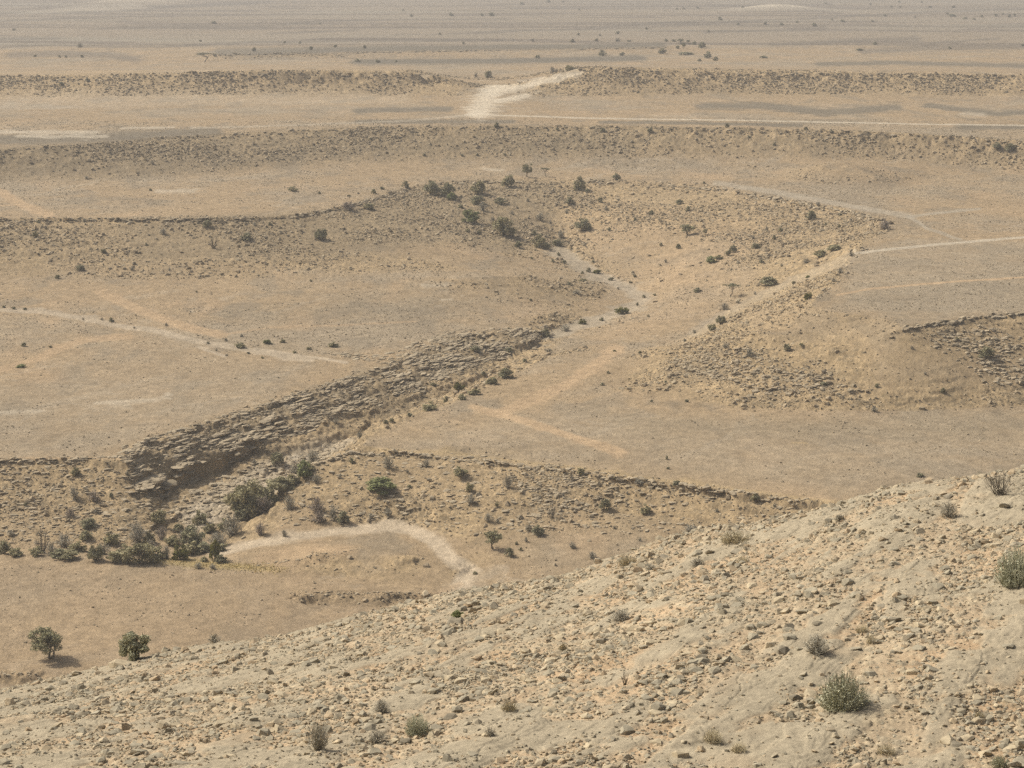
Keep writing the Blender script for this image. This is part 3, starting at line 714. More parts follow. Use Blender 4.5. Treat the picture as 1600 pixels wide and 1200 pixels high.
rimrow([(392, 690), (384, 702), (376, 712)], .6, 2.0, .7, .4, -1, .4)
P_ = np.concatenate(PP); scatter_mesh('ledge_plates', P_, np.concatenate(PS), .09, M_LEDGE, np.concatenate(PYW))
# pebbles and small stones sprinkled over the flats nearby
w_ = ((1 - R) * (CLS == 0)).astype(np.float64) * ((YY > 280) & (YY < 900) & (np.abs(UU) < .27)) * sstep(-.2, .5, med + .6 * big)
pr = (w_ / YY ** 1.3).ravel() * cell.ravel(); pr /= pr.sum()
ix = RNG.choice(pr.size, 42000, p=pr)
bs = (np.exp(RNG.exponential(.4, len(ix))) * .00028 * YY.ravel()[ix]).clip(.08, .5)
P_ = V[ix] + np.stack([RNG.normal(0, .3, len(ix)), RNG.normal(0, .3, len(ix)), .1 * bs], -1)
scatter_mesh('desert_stones', P_, bs, .3, M_BOULD)

# ------------------------------------------------------------------ plants
def leaf_mat(name, col, var=.35):
    m, nt, p = new_mat(name); L = nt.links.new
    geo = N(nt, 'ShaderNodeNewGeometry')
    r = N(nt, 'ShaderNodeMapRange'); r.inputs['To Min'].default_value = 1 - var; r.inputs['To Max'].default_value = 1 + var
    L(geo.outputs['Random Per Island'], r.inputs['Value'])
    v = N(nt, 'ShaderNodeVectorMath', operation='SCALE'); v.inputs[0].default_value = col
    L(r.outputs[0], v.inputs['Scale']); L(v.outputs[0], p.inputs['Base Color'])
    p.inputs['Roughness'].default_value = .8
    tr = N(nt, 'ShaderNodeBsdfTranslucent'); L(v.outputs[0], tr.inputs['Color'])
    mx = N(nt, 'ShaderNodeMixShader'); mx.inputs[0].default_value = .12
    out = next(n for n in nt.nodes if n.type == 'OUTPUT_MATERIAL')
    L(p.outputs[0], mx.inputs[1]); L(tr.outputs[0], mx.inputs[2]); L(mx.outputs[0], out.inputs['Surface'])
    return m
M_LEAF = {'a': leaf_mat('acacia_leaves', (.29, .27, .155)), 'u': leaf_mat('umbrella_leaves', (.28, .26, .16)), 'd': leaf_mat('dark_leaves', (.31, .29, .18)),
          'g': leaf_mat('green_leaves', (.25, .265, .12)), 'y': leaf_mat('yellow_green_leaves', (.19, .18, .055)), 'o': leaf_mat('olive_leaves', (.36, .325, .19)),
          'w': leaf_mat('grey_twigs', (.42, .385, .30)), 'p': leaf_mat('purplish_twigs', (.38, .32, .26)), 'b': leaf_mat('bare_twigs', (.15, .13, .10)),
          't': leaf_mat('tussock_stems', (.44, .43, .30)), 's': leaf_mat('straw_stems', (.52, .45, .30)), 'T': leaf_mat('pale_leaves', (.42, .41, .28)), 'k': leaf_mat('dark_stems', (.07, .062, .05))}
M_BARK = leaf_mat('grey_bark', (.21, .175, .13), .15)

class MB:
    def __init__(s): s.v = []; s.f = []
    def quad(s, c, a, b):
        k = len(s.v); s.v += [c - a - b, c + a - b * .6, c + a * .8 + b, c - a * .7 + b * .8]; s.f.append((k, k + 1, k + 2, k + 3))
    def limb(s, pts, r0, r1, n=5):
        k0 = len(s.v)
        for i, p in enumerate(pts):
            t = i / (len(pts) - 1); r = r0 + (r1 - r0) * t
            d = (pts[min(i + 1, len(pts) - 1)] - pts[max(i - 1, 0)]).normalized()
            x = d.orthogonal().normalized(); y = d.cross(x)
            s.v += [p + (x * math.cos(6.2832 * j / n) + y * math.sin(6.2832 * j / n)) * r for j in range(n)]
        for i in range(len(pts) - 1):
            for j in range(n):
                a = k0 + i * n + j; b = k0 + i * n + (j + 1) % n
                s.f.append((a, b, b + n, a + n))
    def mesh(s, name, smooth=False):
        me = bpy.data.meshes.new(name); me.from_pydata([tuple(v) for v in s.v], [], s.f); me.update(); return me
def bend(r, a, b, wob, n=4):
    return [a.lerp(b, t / n) + Vector((r.uniform(-1, 1), r.uniform(-1, 1), r.uniform(-.5, .5))) * wob * math.sin(3.14 * t / n) for t in range(n + 1)]
def clumps(r, mb, cen, rad, nleaf, leaf, flat=1.0):
    for _ in range(nleaf):
        d = Vector((r.gauss(0, 1), r.gauss(0, 1), r.gauss(0, 1))).normalized() * rad * (r.random() ** .45)
        d.z *= flat
        a = Vector((r.gauss(0, 1), r.gauss(0, 1), r.gauss(0, .7))).normalized() * leaf * r.uniform(.6, 1.3)
        b = a.orthogonal().normalized().lerp(Vector((r.gauss(0, 1), r.gauss(0, 1), r.gauss(0, 1))).normalized(), .5).normalized() * leaf * r.uniform(.4, .9)
        mb.quad(cen + d, a, b)
def plant_meshes(style, seed, lod):
    """unit plant: 1 wide, 1 high, standing at z = 0; returns (wood, crown)"""
    r = random.Random(seed); wd, lf = MB(), MB(); q = (1.0, .45, .22)[lod]; big_ = (1.0, 1.4, 1.9)[lod]
    if style in 'au':
        top = Vector((r.uniform(-.06, .06), r.uniform(-.06, .06), .22 if style == 'a' else .5))
        stems = 1 if style == 'u' else r.choice((2, 3))
        ends = []
        for sidx in range(stems):
            base_ = Vector((r.uniform(-.05, .05), r.uniform(-.05, .05), -.06)); tp = top + Vector((r.uniform(-.12, .12), r.uniform(-.12, .12), r.uniform(-.05, .05)))
            wd.limb(bend(r, base_, tp, .03), .038, .022)
            for _ in range(5 if style == 'a' else 8):
                an = r.uniform(0, 6.28); rd = r.uniform(.12, .40)
                e = Vector((math.cos(an) * rd, math.sin(an) * rd, r.uniform(.36, .86) if style == 'a' else r.uniform(.74, .84)))
                wd.limb(bend(r, tp, e, .03), .016, .006, 4); ends.append(e)
        for e in ends:
            if style == 'a':
                clumps(r, lf, e, .15, int(130 * q), .026 * big_, .8)
            else:
                clumps(r, lf, e + Vector((0, 0, .05)), .16, int(110 * q), .026 * big_, .42)
        for _ in range(22 if style == 'a' else 6):
            an = r.uniform(0, 6.28); rd = r.uniform(.0, .42)
            c = Vector((math.cos(an) * rd, math.sin(an) * rd, r.uniform(.34, .88) if style == 'a' else r.uniform(.82, .9)))
            clumps(r, lf, c, .13, int(100 * q), .026 * big_, .75 if style == 'a' else .4)
    elif style in 'dgyoT':
        for _ in range(26 if style == 'T' else 7):
            an = r.uniform(0, 6.28); rd = r.uniform(.1, .36); e = Vector((math.cos(an) * rd, math.sin(an) * rd, r.uniform(.35, .8)))
            wd.limb(bend(r, Vector((r.uniform(-.06, .06), r.uniform(-.06, .06), -.08)), e, .04), .022, .007, 4)
        for k in range(26):
            an = r.uniform(0, 6.28); rd = .38 * r.random() ** .6; hz = r.uniform(.14, .84) * (1 - .8 * (rd / .5) ** 2)
            clumps(r, lf, Vector((math.cos(an) * rd, math.sin(an) * rd, max(.12, hz))), r.uniform(.11, .19), int(130 * q), .033 * big_, .9)
    else:
        nst = {'w': 95, 'p': 95, 'b': 40, 't': 420, 's': 260, 'k': 26}[style]
        nst = int(nst * (1, .6, .4)[lod]); th = (.006, .010, .016)[lod] * (.8 if style in 'ts' else 1)
        for _ in range(nst):
            an = r.uniform(0, 6.28); el = r.uniform(.2, 1.45) if style in 'wp' else (math.asin(r.uniform(.12, 1)) if style in 'ts' else r.uniform(.25, 1.3))
            ln = r.uniform(.75, 1.0)
            e = Vector((math.cos(an) * math.cos(el) * .5 * ln, math.sin(an) * math.cos(el) * .5 * ln, math.sin(el) * ln))
            s0 = Vector((r.uniform(-.1, .1), r.uniform(-.1, .1), -.06)) if style not in 'ts' else Vector((e.x * .55, e.y * .55, -.06))
            pts = bend(r, s0, e, .05, 3)
            (wd if style in 'wpb' and r.random() < .35 else lf).limb(pts, th * 1.4, th * .6, 3)
            for _k in range({'w': 4, 'p': 5, 'b': 2, 't': 2, 's': 1, 'k': 1}[style]):
                t = r.uniform(.45, 1); o = s0.lerp(e, t)
                if style in 'wpb':
                    d2 = Vector((r.gauss(0, 1), r.gauss(0, 1), r.gauss(.4, .7))).normalized() * r.uniform(.07, .17)
                    lf.limb([o, o + d2 * .6, o + d2 + Vector((0, 0, .01))], th * .7, th * .4, 3)
                clumps(r, lf, o, .05, 2 if lod == 0 else 1, .017 * big_, 1)
        if style in 'wp':
            for k in range(9):
                an = r.uniform(0, 6.28); rd = .32 * r.random() ** .6
                clumps(r, lf, Vector((math.cos(an) * rd, math.sin(an) * rd, r.uniform(.2, .75) * (1 - .7 * (rd / .5) ** 2))), .15, int(34 * q), .02 * big_, .9)
        if not wd.v:
            for _ in range(5):
                wd.limb(bend(r, Vector((0, 0, -.06)), Vector((r.uniform(-.2, .2), r.uniform(-.2, .2), .35)), .03, 3), .02, .008, 4)
    return wd.mesh('branches'), lf.mesh('foliage')
CACHE = {}
def proto(style, k, lod):
    key = (style, k, lod)
    if key not in CACHE:
        w_m, l_m = plant_meshes(style, 1000 + 37 * k + ord(style), lod)
        w_m.materials.append(M_BARK); l_m.materials.append(M_LEAF[style])
        CACHE[key] = (w_m, l_m)
    return CACHE[key]
def far_mesh(style, k):
    """small in the picture: wood and leaves in one mesh with two materials"""
    key = (style, k, 'far')
    if key not in CACHE:
        a, b = proto(style, k, 2); bm = bmesh.new(); bm.from_mesh(a); n0 = len(bm.faces); bm.from_mesh(b); bm.faces.ensure_lookup_table()
        for f in bm.faces[n0:]: f.material_index = 1
        me = bpy.data.meshes.new('shrub'); bm.to_mesh(me); bm.free()
        me.materials.append(M_BARK); me.materials.append(M_LEAF[style]); CACHE[key] = me
    return CACHE[key]

# px, py of the foot, width, height in photo pixels, kind
PL = {}
PL['on the near gravel terrace'] = "77,1028,56,46,a"
PL['in the brush along the wadi bed'] = """390,800,70,58,o 410,803,40,30,p 437,770,46,28,o 475,745,26,32,g 489,722,26,22,w 432,724,22,22,d 398,726,12,11,w
363,838,38,38,w 303,856,42,40,d 340,853,42,24,w 328,832,22,18,o 301,866,32,22,o 283,874,26,27,y 261,873,15,24,w 336,875,19,36,y 345,878,22,13,d
310,888,15,11,w 333,889,15,10,w 319,877,13,9,o 220,878,54,34,o 216,846,36,32,w 67,864,30,46,b 80,868,22,22,w 105,872,38,16,o 149,876,28,28,d 181,877,28,22,o 174,850,28,20,o
134,843,20,17,o 6,865,24,24,d 100,854,32,20,w 376,812,20,18,d 452,795,24,22,w 25,868,24,13,o 235,856,20,16,w 270,852,26,18,o 285,846,22,18,w 352,826,24,18,o 320,862,24,18,d 344,860,22,15,o 246,872,28,20,o 196,868,26,20,o 162,866,24,20,w 122,862,26,18,o 420,788,36,24,o 456,758,30,20,o 462,742,26,20,w 480,736,22,16,o 380,788,36,30,o 404,778,34,24,d 90,872,26,15,d 56,868,22,16,o 280,830,18,14,d 232,848,22,20,o"""
PL['on the ledges left of the wadi'] = """118,743,15,15,o 116,780,20,19,w 147,784,21,19,p 174,777,9,10,d 110,807,19,15,p 151,802,12,12,w 138,823,26,15,d 17,838,15,10,w 199,742,10,9,w
248,818,24,29,o 312,818,24,23,o 254,843,22,22,p 297,829,13,9,d 60,836,10,8,w 84,760,9,8,w 40,790,8,7,d"""  # the widest dark shrub here is added in place of a dark hollow
PL['on the rocky spur beside the wadi'] = """495,800,27,26,p 498,815,28,19,p 535,817,21,20,d 521,812,18,27,w 407,836,24,21,p 444,838,14,11,w 596,767,50,23,g 607,732,20,22,w 719,744,24,17,o 665,729,15,13,w
636,739,9,9,w 550,723,12,10,d 494,755,14,16,w 532,747,9,10,w 606,805,16,12,w 579,810,13,10,w 561,748,8,7,w 640,762,9,7,d"""
PL['on the slope below the lower rim'] = """793,762,20,22,w 908,742,13,15,o 893,750,11,13,w 735,786,20,18,w 734,768,15,16,o 776,791,9,9,o 862,809,20,30,b 945,796,20,20,d 763,815,16,15,w 778,817,12,10,w
840,836,20,18,d 826,830,14,13,w 771,858,27,28,a 795,869,16,15,d 895,856,16,11,w 925,872,18,11,w 822,847,10,11,w 814,860,7,7,d 807,851,7,7,d 868,884,7,6,w 742,897,9,7,o 905,823,10,8,w
1009,802,16,16,o 1079,833,30,16,w 1119,842,18,14,w 1180,781,16,11,o 1210,792,9,8,w 1309,803,20,15,w 998,755,20,7,w 1057,758,13,9,d 960,749,9,6,o 1042,718,6,9,d 1044,733,7,6,d
980,772,8,7,w 880,775,8,7,w 845,760,8,6,w 1120,800,10,8,w 960,826,9,7,w 1000,845,9,7,w"""
PL['along the near lip of the canyon'] = """603,662,12,9,d 612,660,12,10,d 562,685,14,13,w 672,641,24,15,o 697,629,12,14,d 717,611,20,16,y 677,602,11,7,o 722,624,15,10,o 741,616,20,10,o 790,590,26,18,d 768,600,18,15,o
756,586,11,8,d 820,566,11,8,d 857,552,14,10,w 743,549,17,11,d 795,551,15,10,d 525,662,13,10,w 640,650,11,8,d 746,547,12,10,w"""
PL['on the wide flat beside the canyon'] = """1438,745,13,7,d 1450,749,7,5,w 1018,628,7,5,d 950,583,7,5,d 941,602,9,6,d 1000,552,8,6,d 960,549,8,4,o 1073,628,9,6,d"""
PL['on the rubble below the right plateau'] = """1541,558,26,19,d 1370,605,9,8,d 1473,613,11,10,d 1287,602,13,7,d 1366,643,14,9,w 1495,531,11,6,o 1171,557,18,14,w 1230,547,13,12,d 1252,540,10,7,o 1134,544,14,9,w
1040,598,7,5,d 1445,585,8,6,w 1560,600,8,6,w 1330,625,8,6,w 1425,545,9,7,w 1110,580,8,6,d 1215,592,8,6,w"""
PL['on the slope below the left scarp'] = """324,354,16,12,d 334,388,20,22,b 385,376,20,13,d 501,375,22,20,d 398,353,10,8,w 255,366,14,10,w 55,370,12,12,o 162,395,11,9,d 125,422,14,10,d 229,384,7,6,d 206,422,10,8,w
132,346,9,7,w 486,440,6,5,d 307,457,5,4,d 422,352,9,7,d 545,328,32,14,p 577,326,18,11,o 90,435,10,8,d 265,423,8,6,w 60,348,8,6,d 440,365,8,6,w"""
PL['on the bench behind the amphitheatre'] = """823,277,16,22,a 853,276,15,14,u 458,299,16,9,o 499,303,7,5,d 235,298,7,5,d 633,293,13,11,d 597,296,10,7,d 584,303,12,11,d 545,307,9,4,d 963,281,14,12,d 1100,287,7,5,d
663,243,8,5,d 722,244,6,5,d 746,243,7,5,d 789,243,6,5,d 238,256,10,7,w 135,280,10,7,w 560,303,7,4,w"""
PL['at the head of the amphitheatre'] = """675,304,27,25,d 699,307,26,25,d 705,312,17,14,g 748,303,24,24,o 746,318,24,14,d 754,329,18,14,w 793,291,20,22,o 905,298,19,26,o 918,301,10,9,d 734,346,30,22,g
788,368,38,34,o 783,318,20,10,d 911,360,28,22,d 842,386,24,22,o 835,368,12,11,d 871,384,20,12,d 877,371,14,14,w 854,388,15,11,d 810,386,14,11,d 915,387,0,0,d 889,319,14,12,d 938,316,11,11,d
947,328,12,8,w 886,334,11,9,w 844,344,14,13,w 1018,335,10,9,d 992,345,7,7,d 952,360,9,7,d 1062,319,14,9,d 731,363,9,9,o 749,366,10,10,d 770,345,12,9,w 720,325,12,9,o 865,300,10,7,w 825,315,10,8,w 800,335,10,8,w 860,350,9,8,w"""
PL['along the dry wash of the amphitheatre'] = """873,399,8,7,d 864,410,8,7,d 882,412,9,8,d 831,405,6,6,d 920,425,10,9,d 933,427,15,7,y 910,428,7,6,d 955,438,11,7,d 889,445,9,7,d 911,440,15,6,o 901,459,18,8,w 972,490,22,14,y
911,506,13,9,y 883,517,20,10,w 852,526,15,14,d 940,501,10,7,d 1006,465,8,6,d 996,478,5,9,d 795,515,7,5,d 829,470,7,5,d 746,552,0,0,o 992,433,8,6,d 927,410,7,5,d 893,390,6,5,d 1013,495,6,5,d 966,452,7,5,w 1023,462,7,5,o 985,442,7,5,o"""
PL['on the right flank of the amphitheatre'] = """1075,367,22,16,a 1060,388,11,10,d 1075,330,12,11,d 1102,367,10,11,a 1266,343,17,15,d 1382,359,26,17,p 1278,321,12,8,w 1313,337,8,6,d 1311,355,7,7,d 1290,352,6,6,d 1198,362,10,12,w 1220,363,11,10,d
1210,374,8,9,d 1176,373,10,8,w 1146,394,13,14,d 1138,399,11,13,d 1111,410,19,12,g 1124,405,14,8,o 1181,388,15,9,d 1190,411,11,8,d 1153,412,10,7,w 1282,401,22,12,o 1302,391,22,11,o 1259,410,14,9,w 1245,387,9,6,w
1033,384,8,7,d 1040,410,9,7,w 1330,345,9,7,w"""
PL['beside the side gully of the amphitheatre'] = """1202,445,30,15,d 1143,463,26,20,u 1089,457,14,8,d 1262,468,14,14,y 1153,474,11,8,w 1132,484,18,11,w 1126,506,18,15,d 1112,516,15,12,o 1085,521,11,8,w 1070,534,11,7,w 1240,444,8,7,d 1262,434,8,6,g
1313,428,14,11,w 1330,400,12,11,w 1221,416,9,7,w 1180,460,8,6,w 1302,440,10,8,w"""
PL['along the pale wash across the flat'] = """174,503,11,9,d 159,500,7,6,w 260,509,9,6,w 375,543,18,9,o 418,537,14,9,g 442,535,11,8,o 483,546,11,7,o 521,542,16,9,o 378,526,10,6,w 353,533,9,6,w 388,553,7,5,d 354,556,8,5,w
22,483,8,5,d 6,481,7,5,d 39,484,8,5,d 37,541,11,8,d 79,543,8,5,d 33,574,15,6,g 130,500,6,5,w 210,513,6,5,w 325,537,6,5,d 460,552,8,6,o 338,548,7,5,w 410,560,6,5,d"""
PL['beside the road above the second scarp'] = """776,199,11,11,d 942,206,12,9,d 1016,207,11,12,d 871,203,8,6,d 1136,199,10,9,d 1259,203,9,7,d 1210,227,7,6,d 579,218,7,5,d 594,220,7,5,w 1558,233,15,12,d 1578,236,18,14,d 1170,215,6,5,d 1300,207,7,5,d 640,205,6,5,w"""
PL['along the far scarp crest'] = """763,121,13,12,d 744,120,10,9,w 863,113,14,9,w 891,110,15,10,o 137,128,10,8,d 96,133,11,7,d 559,97,12,7,d 590,98,10,7,d 619,97,6,4,d 840,91,11,7,d 942,87,13,9,d 972,87,11,8,d 1035,84,14,10,d 1193,91,14,5,d 1367,70,9,7,d 1343,79,13,4,d 320,97,24,14,u 336,88,7,6,d"""
PL['in the grove on the low mesa'] = """1041,65,9,6,d 1053,65,10,5,d 1063,67,12,8,a 1068,76,9,12,a 1059,76,8,7,d 1075,68,8,7,a 1085,70,10,8,d 1097,75,13,11,d 1071,86,26,6,d 1106,91,14,11,d 1118,95,11,9,d 1093,96,9,6,d"""
PL['out on the hazy plain'] = """397,80,9,8,d 486,78,8,8,d 469,68,6,5,d 334,36,11,4,d 55,89,7,5,d 128,90,7,6,d 103,90,6,5,d 93,90,6,5,d 125,74,15,7,w 22,48,7,5,d 313,65,6,4,d 524,74,7,6,d 570,76,8,8,d 445,68,6,5,d 724,69,6,5,d 832,65,9,7,w 894,65,10,6,d 932,64,7,6,d 965,65,13,6,w 983,65,10,4,d
705,25,10,7,d 753,25,7,6,d 768,25,12,8,d 643,26,8,5,d 630,17,5,4,d 500,38,6,4,d 687,54,6,4,d 965,53,8,6,d 904,55,6,5,d 938,56,8,5,w 1010,46,6,5,d 1125,32,9,8,d 1107,50,6,5,d 1196,38,7,6,d 1153,39,6,5,d 1221,39,9,5,d 1272,41,10,7,d 1245,36,6,5,d 1316,34,9,5,d 1363,34,6,4,d 1383,26,7,6,d 1430,28,6,5,w
1454,12,7,4,d 1480,22,6,4,d 1452,12,5,4,d 1490,12,9,4,d 1488,26,13,5,d 1508,30,10,5,d 1522,31,7,4,d 1534,27,6,5,d 1556,25,7,5,d 1577,27,7,7,d 1585,25,6,5,d 1567,23,6,4,d 1393,12,6,5,d 1407,12,5,4,d 1440,4,6,4,d 1405,4,5,5,d 1360,8,7,5,w 1598,72,7,5,d 1484,77,7,6,d 1300,32,6,4,d 1160,12,7,4,d 1090,13,6,4,d 1068,14,6,4,d 1058,15,5,4,d 815,6,9,4,d 857,4,9,5,d 880,4,6,4,d 905,16,5,4,d 1290,6,5,3,d"""
FORE = """212,1024,54,46,T,pale leafy shrub of many upright stems on the left end of the hillside crest
335,1004,26,14,w,small grey tuft on the hillside crest right of the pale leafy shrub
1562,772,62,38,b,bare wiry shrub on the crest at the right edge
1482,808,34,24,w,low grey twiggy shrub on the crest left of the bare wiry one
1312,815,20,12,w,small grey shrub on the crest where the lower rim disappears
1148,846,58,18,s,wide pale straw coloured tuft on the middle of the hillside crest
980,882,36,16,s,pale dry tuft leaning over the hillside crest left of the wide straw tuft
1316,1106,86,56,t,large spiky grey green cushion plant on the lower right slope
1590,912,80,58,t,spiky grey green cushion plant cut by the right edge of the picture
1277,1022,54,32,w,dry brown twiggy bush leaning over a dark stone
652,1146,44,32,t,compact grey green cushion near the bottom middle of the slope
590,1162,38,22,w,dead brown grey twig clump left of the compact cushion
597,1113,34,22,w,faint grey twig clump uphill of the compact cushion
497,1172,48,46,w,sparse grey twiggy bush low on the left half of the slope
795,1110,30,16,s,low dry tuft beside the long grey slab
766,1150,24,17,w,small grey twig clump below the long slab
1114,1158,36,22,s,low brownish dry cushion left of the large spiky one
1155,1174,30,16,s,dull straw tuft near the bottom right of centre
1385,1178,34,16,s,flat straw tuft below the large spiky cushion
1562,1199,32,18,t,small dark green cushion at the lower right corner
977,1070,20,27,k,dark stumpy leafless plant among pale stones
912,1068,14,14,k,little dark stump left of the larger dark plant
715,965,22,13,g,small green tuft near two dark stones below the crest
970,970,38,20,w,grey twig clump in the upper middle of the slope
1347,988,26,13,s,small dry yellow tuft at the head of a grey slab
1362,1005,22,13,s,second dry yellow tuft just right of another
880,1016,16,12,s,tiny straw tuft in the middle of the slope
1090,884,28,14,w,grey brown clump just under the crest right of centre
1530,1120,18,10,s,thin straw tuft above the pale bedrock at right
1160,880,22,12,s,thin dry tuft right of the grey brown clump
1015,890,24,11,w,tiny grey clump near the crest"""
WORDS = {'a': ('acacia_tree', 'tree', 'dark spreading acacia'), 'u': ('acacia_tree', 'tree', 'flat topped umbrella acacia'), 'd': ('desert_shrub', 'shrub', 'dark green shrub'),
         'g': ('green_bush', 'shrub', 'bright green shrub'), 'y': ('yellow_green_shrub', 'shrub', 'yellow green shrub'), 'o': ('olive_bush', 'shrub', 'olive green bush'),
         'w': ('twiggy_shrub', 'shrub', 'grey twiggy shrub'), 'p': ('twiggy_shrub', 'shrub', 'purplish brown twiggy shrub'), 'b': ('bare_shrub', 'shrub', 'bare leafless shrub'),
         't': ('cushion_plant', 'plant', ''), 'T': ('leafy_shrub', 'shrub', ''), 's': ('dry_tuft', 'plant', ''), 'k': ('stump_plant', 'plant', '')}
def place(kind, x, y, z, w_, h_, idx, label, group, wpx):
    nm, cat, _ = WORDS[kind]
    st = kind
    if wpx >= 13:
        o = bpy.data.objects.new(nm, None); C.objects.link(o); o.empty_display_size = .3
        wm, lm = proto(st, (idx + 1) % 4, 0 if wpx >= 34 else 1)
        for pn, me in (('trunk' if kind in 'au' else 'branches', wm), ('crown' if kind in 'au' else 'foliage', lm)):
            c = bpy.data.objects.new(pn, me); C.objects.link(c); c.parent = o
    else:
        o = bpy.data.objects.new(nm, far_mesh(st, idx % 4)); C.objects.link(o)
    o.location = (x, y, z); o.scale = (w_, w_, h_); o.rotation_euler = (0, 0, (idx * 2.399) % 6.283)
    o['label'] = label; o['category'] = cat; o['group'] = group
    return o
ORD = 'leftmost second third fourth fifth sixth seventh eighth ninth tenth eleventh twelfth thirteenth fourteenth fifteenth sixteenth seventeenth eighteenth nineteenth twentieth'.split()
def ordinal(i):
    if i < 20: return ORD[i]
    tens = {2: 'twenty', 3: 'thirty', 4: 'forty', 5: 'fifty', 6: 'sixty', 7: 'seventy', 8: 'eighty'}[(i + 1) // 10]
    u_ = (i + 1) % 10
    return (tens[:-1] + 'ieth' if u_ == 0 else tens + ' ' + ('first', *ORD[1:9])[u_ - 1])
cnt = 0
for where, txt in PL.items():
    rows = [t.split(',') for t in txt.split()]
    rows = [(float(a), float(b), float(c), float(d), e) for a, b, c, d, e in rows if float(c) > 0]
    buckets = {}
    for rw in rows:
        sz = 'tiny ' if rw[2] < 8 else ('small ' if rw[2] < 13 else ('large ' if rw[2] > 32 else ''))
        buckets.setdefault((sz, rw[4]), []).append(rw)
    for (sz, kind), rr in buckets.items():
        rr.sort()
        for i, (px, py, w_, h_, _) in enumerate(rr):
            x, y, z = ground_hit(px, py)
            sc_ = math.sqrt(x * x + y * y + z * z) / FPX
            word = sz + WORDS[kind][2]
            lab = word + ' ' + where if len(rr) == 1 else (f'leftmost {word} {where}' if i == 0 else f'{ordinal(i)} {word} from the left {where}')
            k_ = .82 if w_ < 13 else 1.0
            place(kind, x, y, z - .02, w_ * sc_ * 1.1 * k_, h_ * sc_ * 1.05 * k_, cnt, lab, 'shrubs and trees ' + where, w_)
            cnt += 1
FPOS = []
for ln in FORE.split('\n'):
    px, py, w_, h_, kind, lab = ln.split(',')
    px, py, w_, h_ = float(px), float(py), float(w_), float(h_)
    x, y, z = hill_hit(px, py); sc_ = math.sqrt(x * x + y * y + z * z) / FPX
    place(kind, x, y, z - .01, w_ * sc_ * 1.05, h_ * sc_ * 1.1, cnt, lab, 'plants on the near hillside', max(w_, 14)); cnt += 1
    FPOS.append((px, py, w_, lab))
# yellow dry grass at the mouth of the wadi: uncountable
gb = MB(); r = random.Random(5)
for _ in range(900):
    t = r.random(); x, y, z = ground_hit(235 + 210 * t + r.uniform(-8, 8), 877 + 13 * t + r.gauss(0, 4))
    hgt_ = r.uniform(.12, .3); d = Vector((r.uniform(-.25, .25), r.uniform(-.25, .25), hgt_)); p0 = Vector((x + r.gauss(0, .4), y + r.gauss(0, .4), z - .05))
    gb.quad(p0 + d * .5, Vector((r.uniform(-.1, .1), r.uniform(-.1, .1), .02)), d * .5)
o = link('dry_grass', gb.mesh('dry_grass'), leaf_mat('yellow_grass', (.46, .36, .16))); o['kind'] = 'stuff'

# the rocks one can count on the near hillside
MATR = {'grey': M_GREYROCK, 'cream': M_CREAMROCK, 'dark': M_DARKROCK}
def hero(x, y, z, s_, col, idx, label, group, squash=1):
    o = bpy.data.objects.new('rock', ROCKM[col][idx % 16]); C.objects.link(o)
    o.location = (x, y, z - .02 * s_); o.scale = (s_, s_ * (.8 + .4 * ((idx * .37) % 1)), s_ * squash); o.rotation_euler = (((idx * .7) % .5) - .25, ((idx * .43) % .5) - .25, (idx * 1.7) % 6.28)
    o['label'] = label; o['category'] = 'rock'; o['group'] = group
ROCKM = {}
for col, m in MATR.items():
    ROCKM[col] = []
    for pm in PROTO:
        c = pm.copy(); c.materials.append(m); ROCKM[col].append(c)
for i, (px, py, wpx, col, lab) in enumerate((
        (1270, 1019, 17, 'dark', 'nearly black rounded stone under the dry brown twiggy bush'), (706, 972, 17, 'dark', 'dark block, left of two below the crest near the green tuft'),
        (719, 973, 15, 'dark', 'dark block, right of two below the crest near the green tuft'), (1343, 935, 14, 'cream', 'pale upright stone in the rubble high on the right slope'),
        (770, 928, 11, 'cream', 'pointed pale stone standing on the crest near the middle'), (197, 1039, 34, 'cream', 'long cream slab lying on the crest under the pale leafy shrub'),
        (1436, 952, 15, 'grey', 'pointed grey stone standing at the head of the long slab on the right'), (1302, 945, 15, 'cream', 'cream block beside the rock pile on the right slope'))):
    x, y, z = hill_hit(px, py); sc_ = math.sqrt(x * x + y * y + z * z) / FPX
    hero(x, y, z, wpx * sc_ * 1.25, col, i + 3, lab, 'single stones that stand out on the near hillside')
for i, (x, y, z, s_, px, py) in enumerate(HERO_POS):
    col = ('grey', 'grey', 'cream', 'grey', 'dark', 'cream', 'grey', 'cream', 'grey', 'cream', 'grey', 'cream', 'grey')[i % 13]
    near_ = min(FPOS, key=lambda t: (t[0] - px) ** 2 + ((t[1] - py) * 1.5) ** 2)
    zone = 'upper' if py < 930 - .12 * (px - 800) - .05 * abs(px - 800) else ('lower' if py > 1080 else 'middle')
    side = 'left' if px < 533 else ('right' if px > 1066 else 'central')
    lab = f'{col} limestone rock lying loose on the {zone} {side} part of the stony hillside'
    hero(x, y, z, s_, col, i, lab, f'{col} rocks on the {zone} {side} hillside')

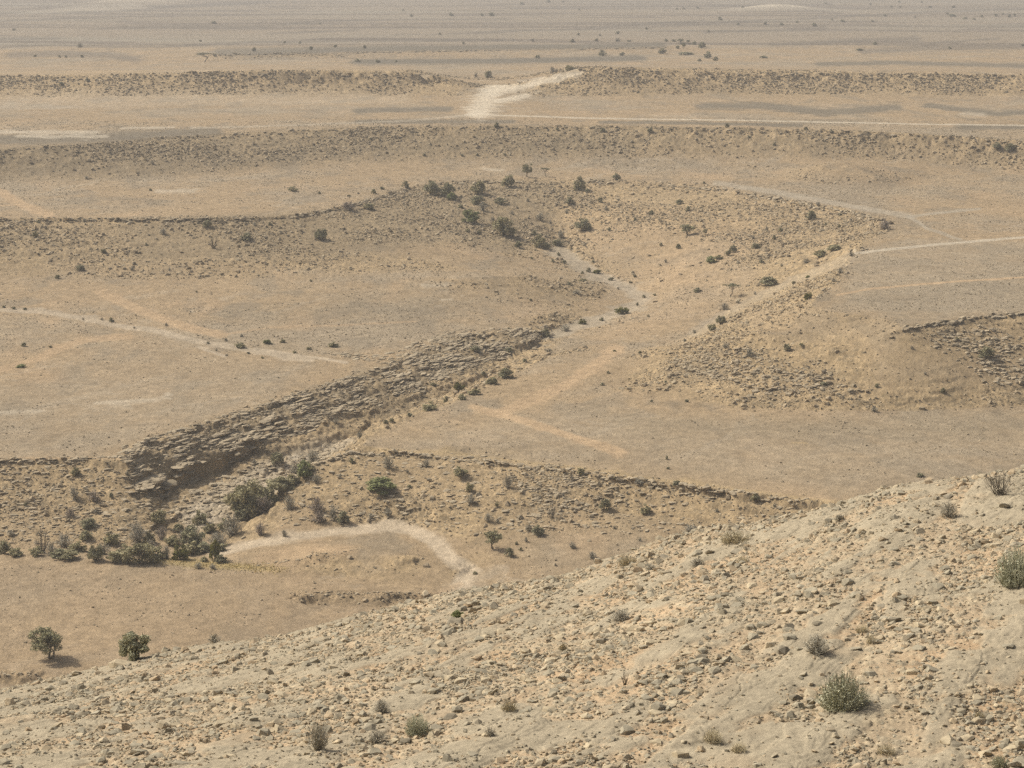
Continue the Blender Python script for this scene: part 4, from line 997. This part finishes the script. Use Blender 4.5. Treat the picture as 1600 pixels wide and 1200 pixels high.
# ------------------------------------------------------------------ air, sky, sun, camera
def haze():
    bm = bmesh.new(); bmesh.ops.create_cube(bm, size=1)
    me = bpy.data.meshes.new('haze'); 
    for v in bm.verts:
        v.co.x *= 19000; v.co.y = v.co.y * 22900 + 11300; v.co.z = -140 if v.co.z < 0 else 3.0
    bm.to_mesh(me); bm.free()
    m = bpy.data.materials.new('haze_air'); m.use_nodes = True; nt = m.node_tree; nt.nodes.clear()
    out = nt.nodes.new('ShaderNodeOutputMaterial'); pv = nt.nodes.new('ShaderNodeVolumePrincipled')
    pv.inputs['Color'].default_value = (.72, .705, .68, 1); pv.inputs['Density'].default_value = HAZE; pv.inputs['Anisotropy'].default_value = .1
    nt.links.new(pv.outputs[0], out.inputs['Volume'])
    o = link('haze', me, m); o['kind'] = 'stuff'
HAZE = .00023
haze()

EL, AZ = math.radians(44), math.radians(-61)       # sun: left of the view and a little beyond, AZ clockwise from +Y
sd = (math.sin(AZ) * math.cos(EL), math.cos(AZ) * math.cos(EL), math.sin(EL))
sun = bpy.data.lights.new('sun', 'SUN'); sun.energy = 4.0; sun.angle = math.radians(.5); sun.color = (1, .93, .80)
so = bpy.data.objects.new('sun', sun); C.objects.link(so)

so.rotation_euler = Vector(sd).to_track_quat('Z', 'Y').to_euler()
w = bpy.data.worlds.new('World'); bpy.context.scene.world = w; w.use_nodes = True
nt = w.node_tree; bg = nt.nodes['Background']; sky = nt.nodes.new('ShaderNodeTexSky')
sky.sky_type = 'NISHITA'; sky.sun_disc = False; sky.sun_elevation = EL; sky.sun_rotation = AZ
sky.dust_density = 6; sky.air_density = .7; bg.inputs['Strength'].default_value = .13
hs = nt.nodes.new('ShaderNodeHueSaturation'); hs.inputs['Saturation'].default_value = .55   # dusty, nearly white sky
nt.links.new(sky.outputs[0], hs.inputs['Color']); nt.links.new(hs.outputs[0], bg.inputs['Color'])

cam = bpy.data.cameras.new('camera'); cam.sensor_width = 36; cam.lens = 36 * FPX / 1600; cam.clip_start = .5; cam.clip_end = 60000
co = bpy.data.objects.new('camera', cam); C.objects.link(co); co.rotation_euler = (math.pi / 2 - PIT, 0, 0)
sc = bpy.context.scene; sc.camera = co
sc.view_settings.view_transform = 'Standard'; sc.view_settings.look = 'None'; sc.view_settings.exposure = 0; sc.view_settings.gamma = 1
sc.cycles.use_denoising = False
sc.cycles.volume_bounces = 0; sc.cycles.max_bounces = 4; sc.cycles.diffuse_bounces = 2
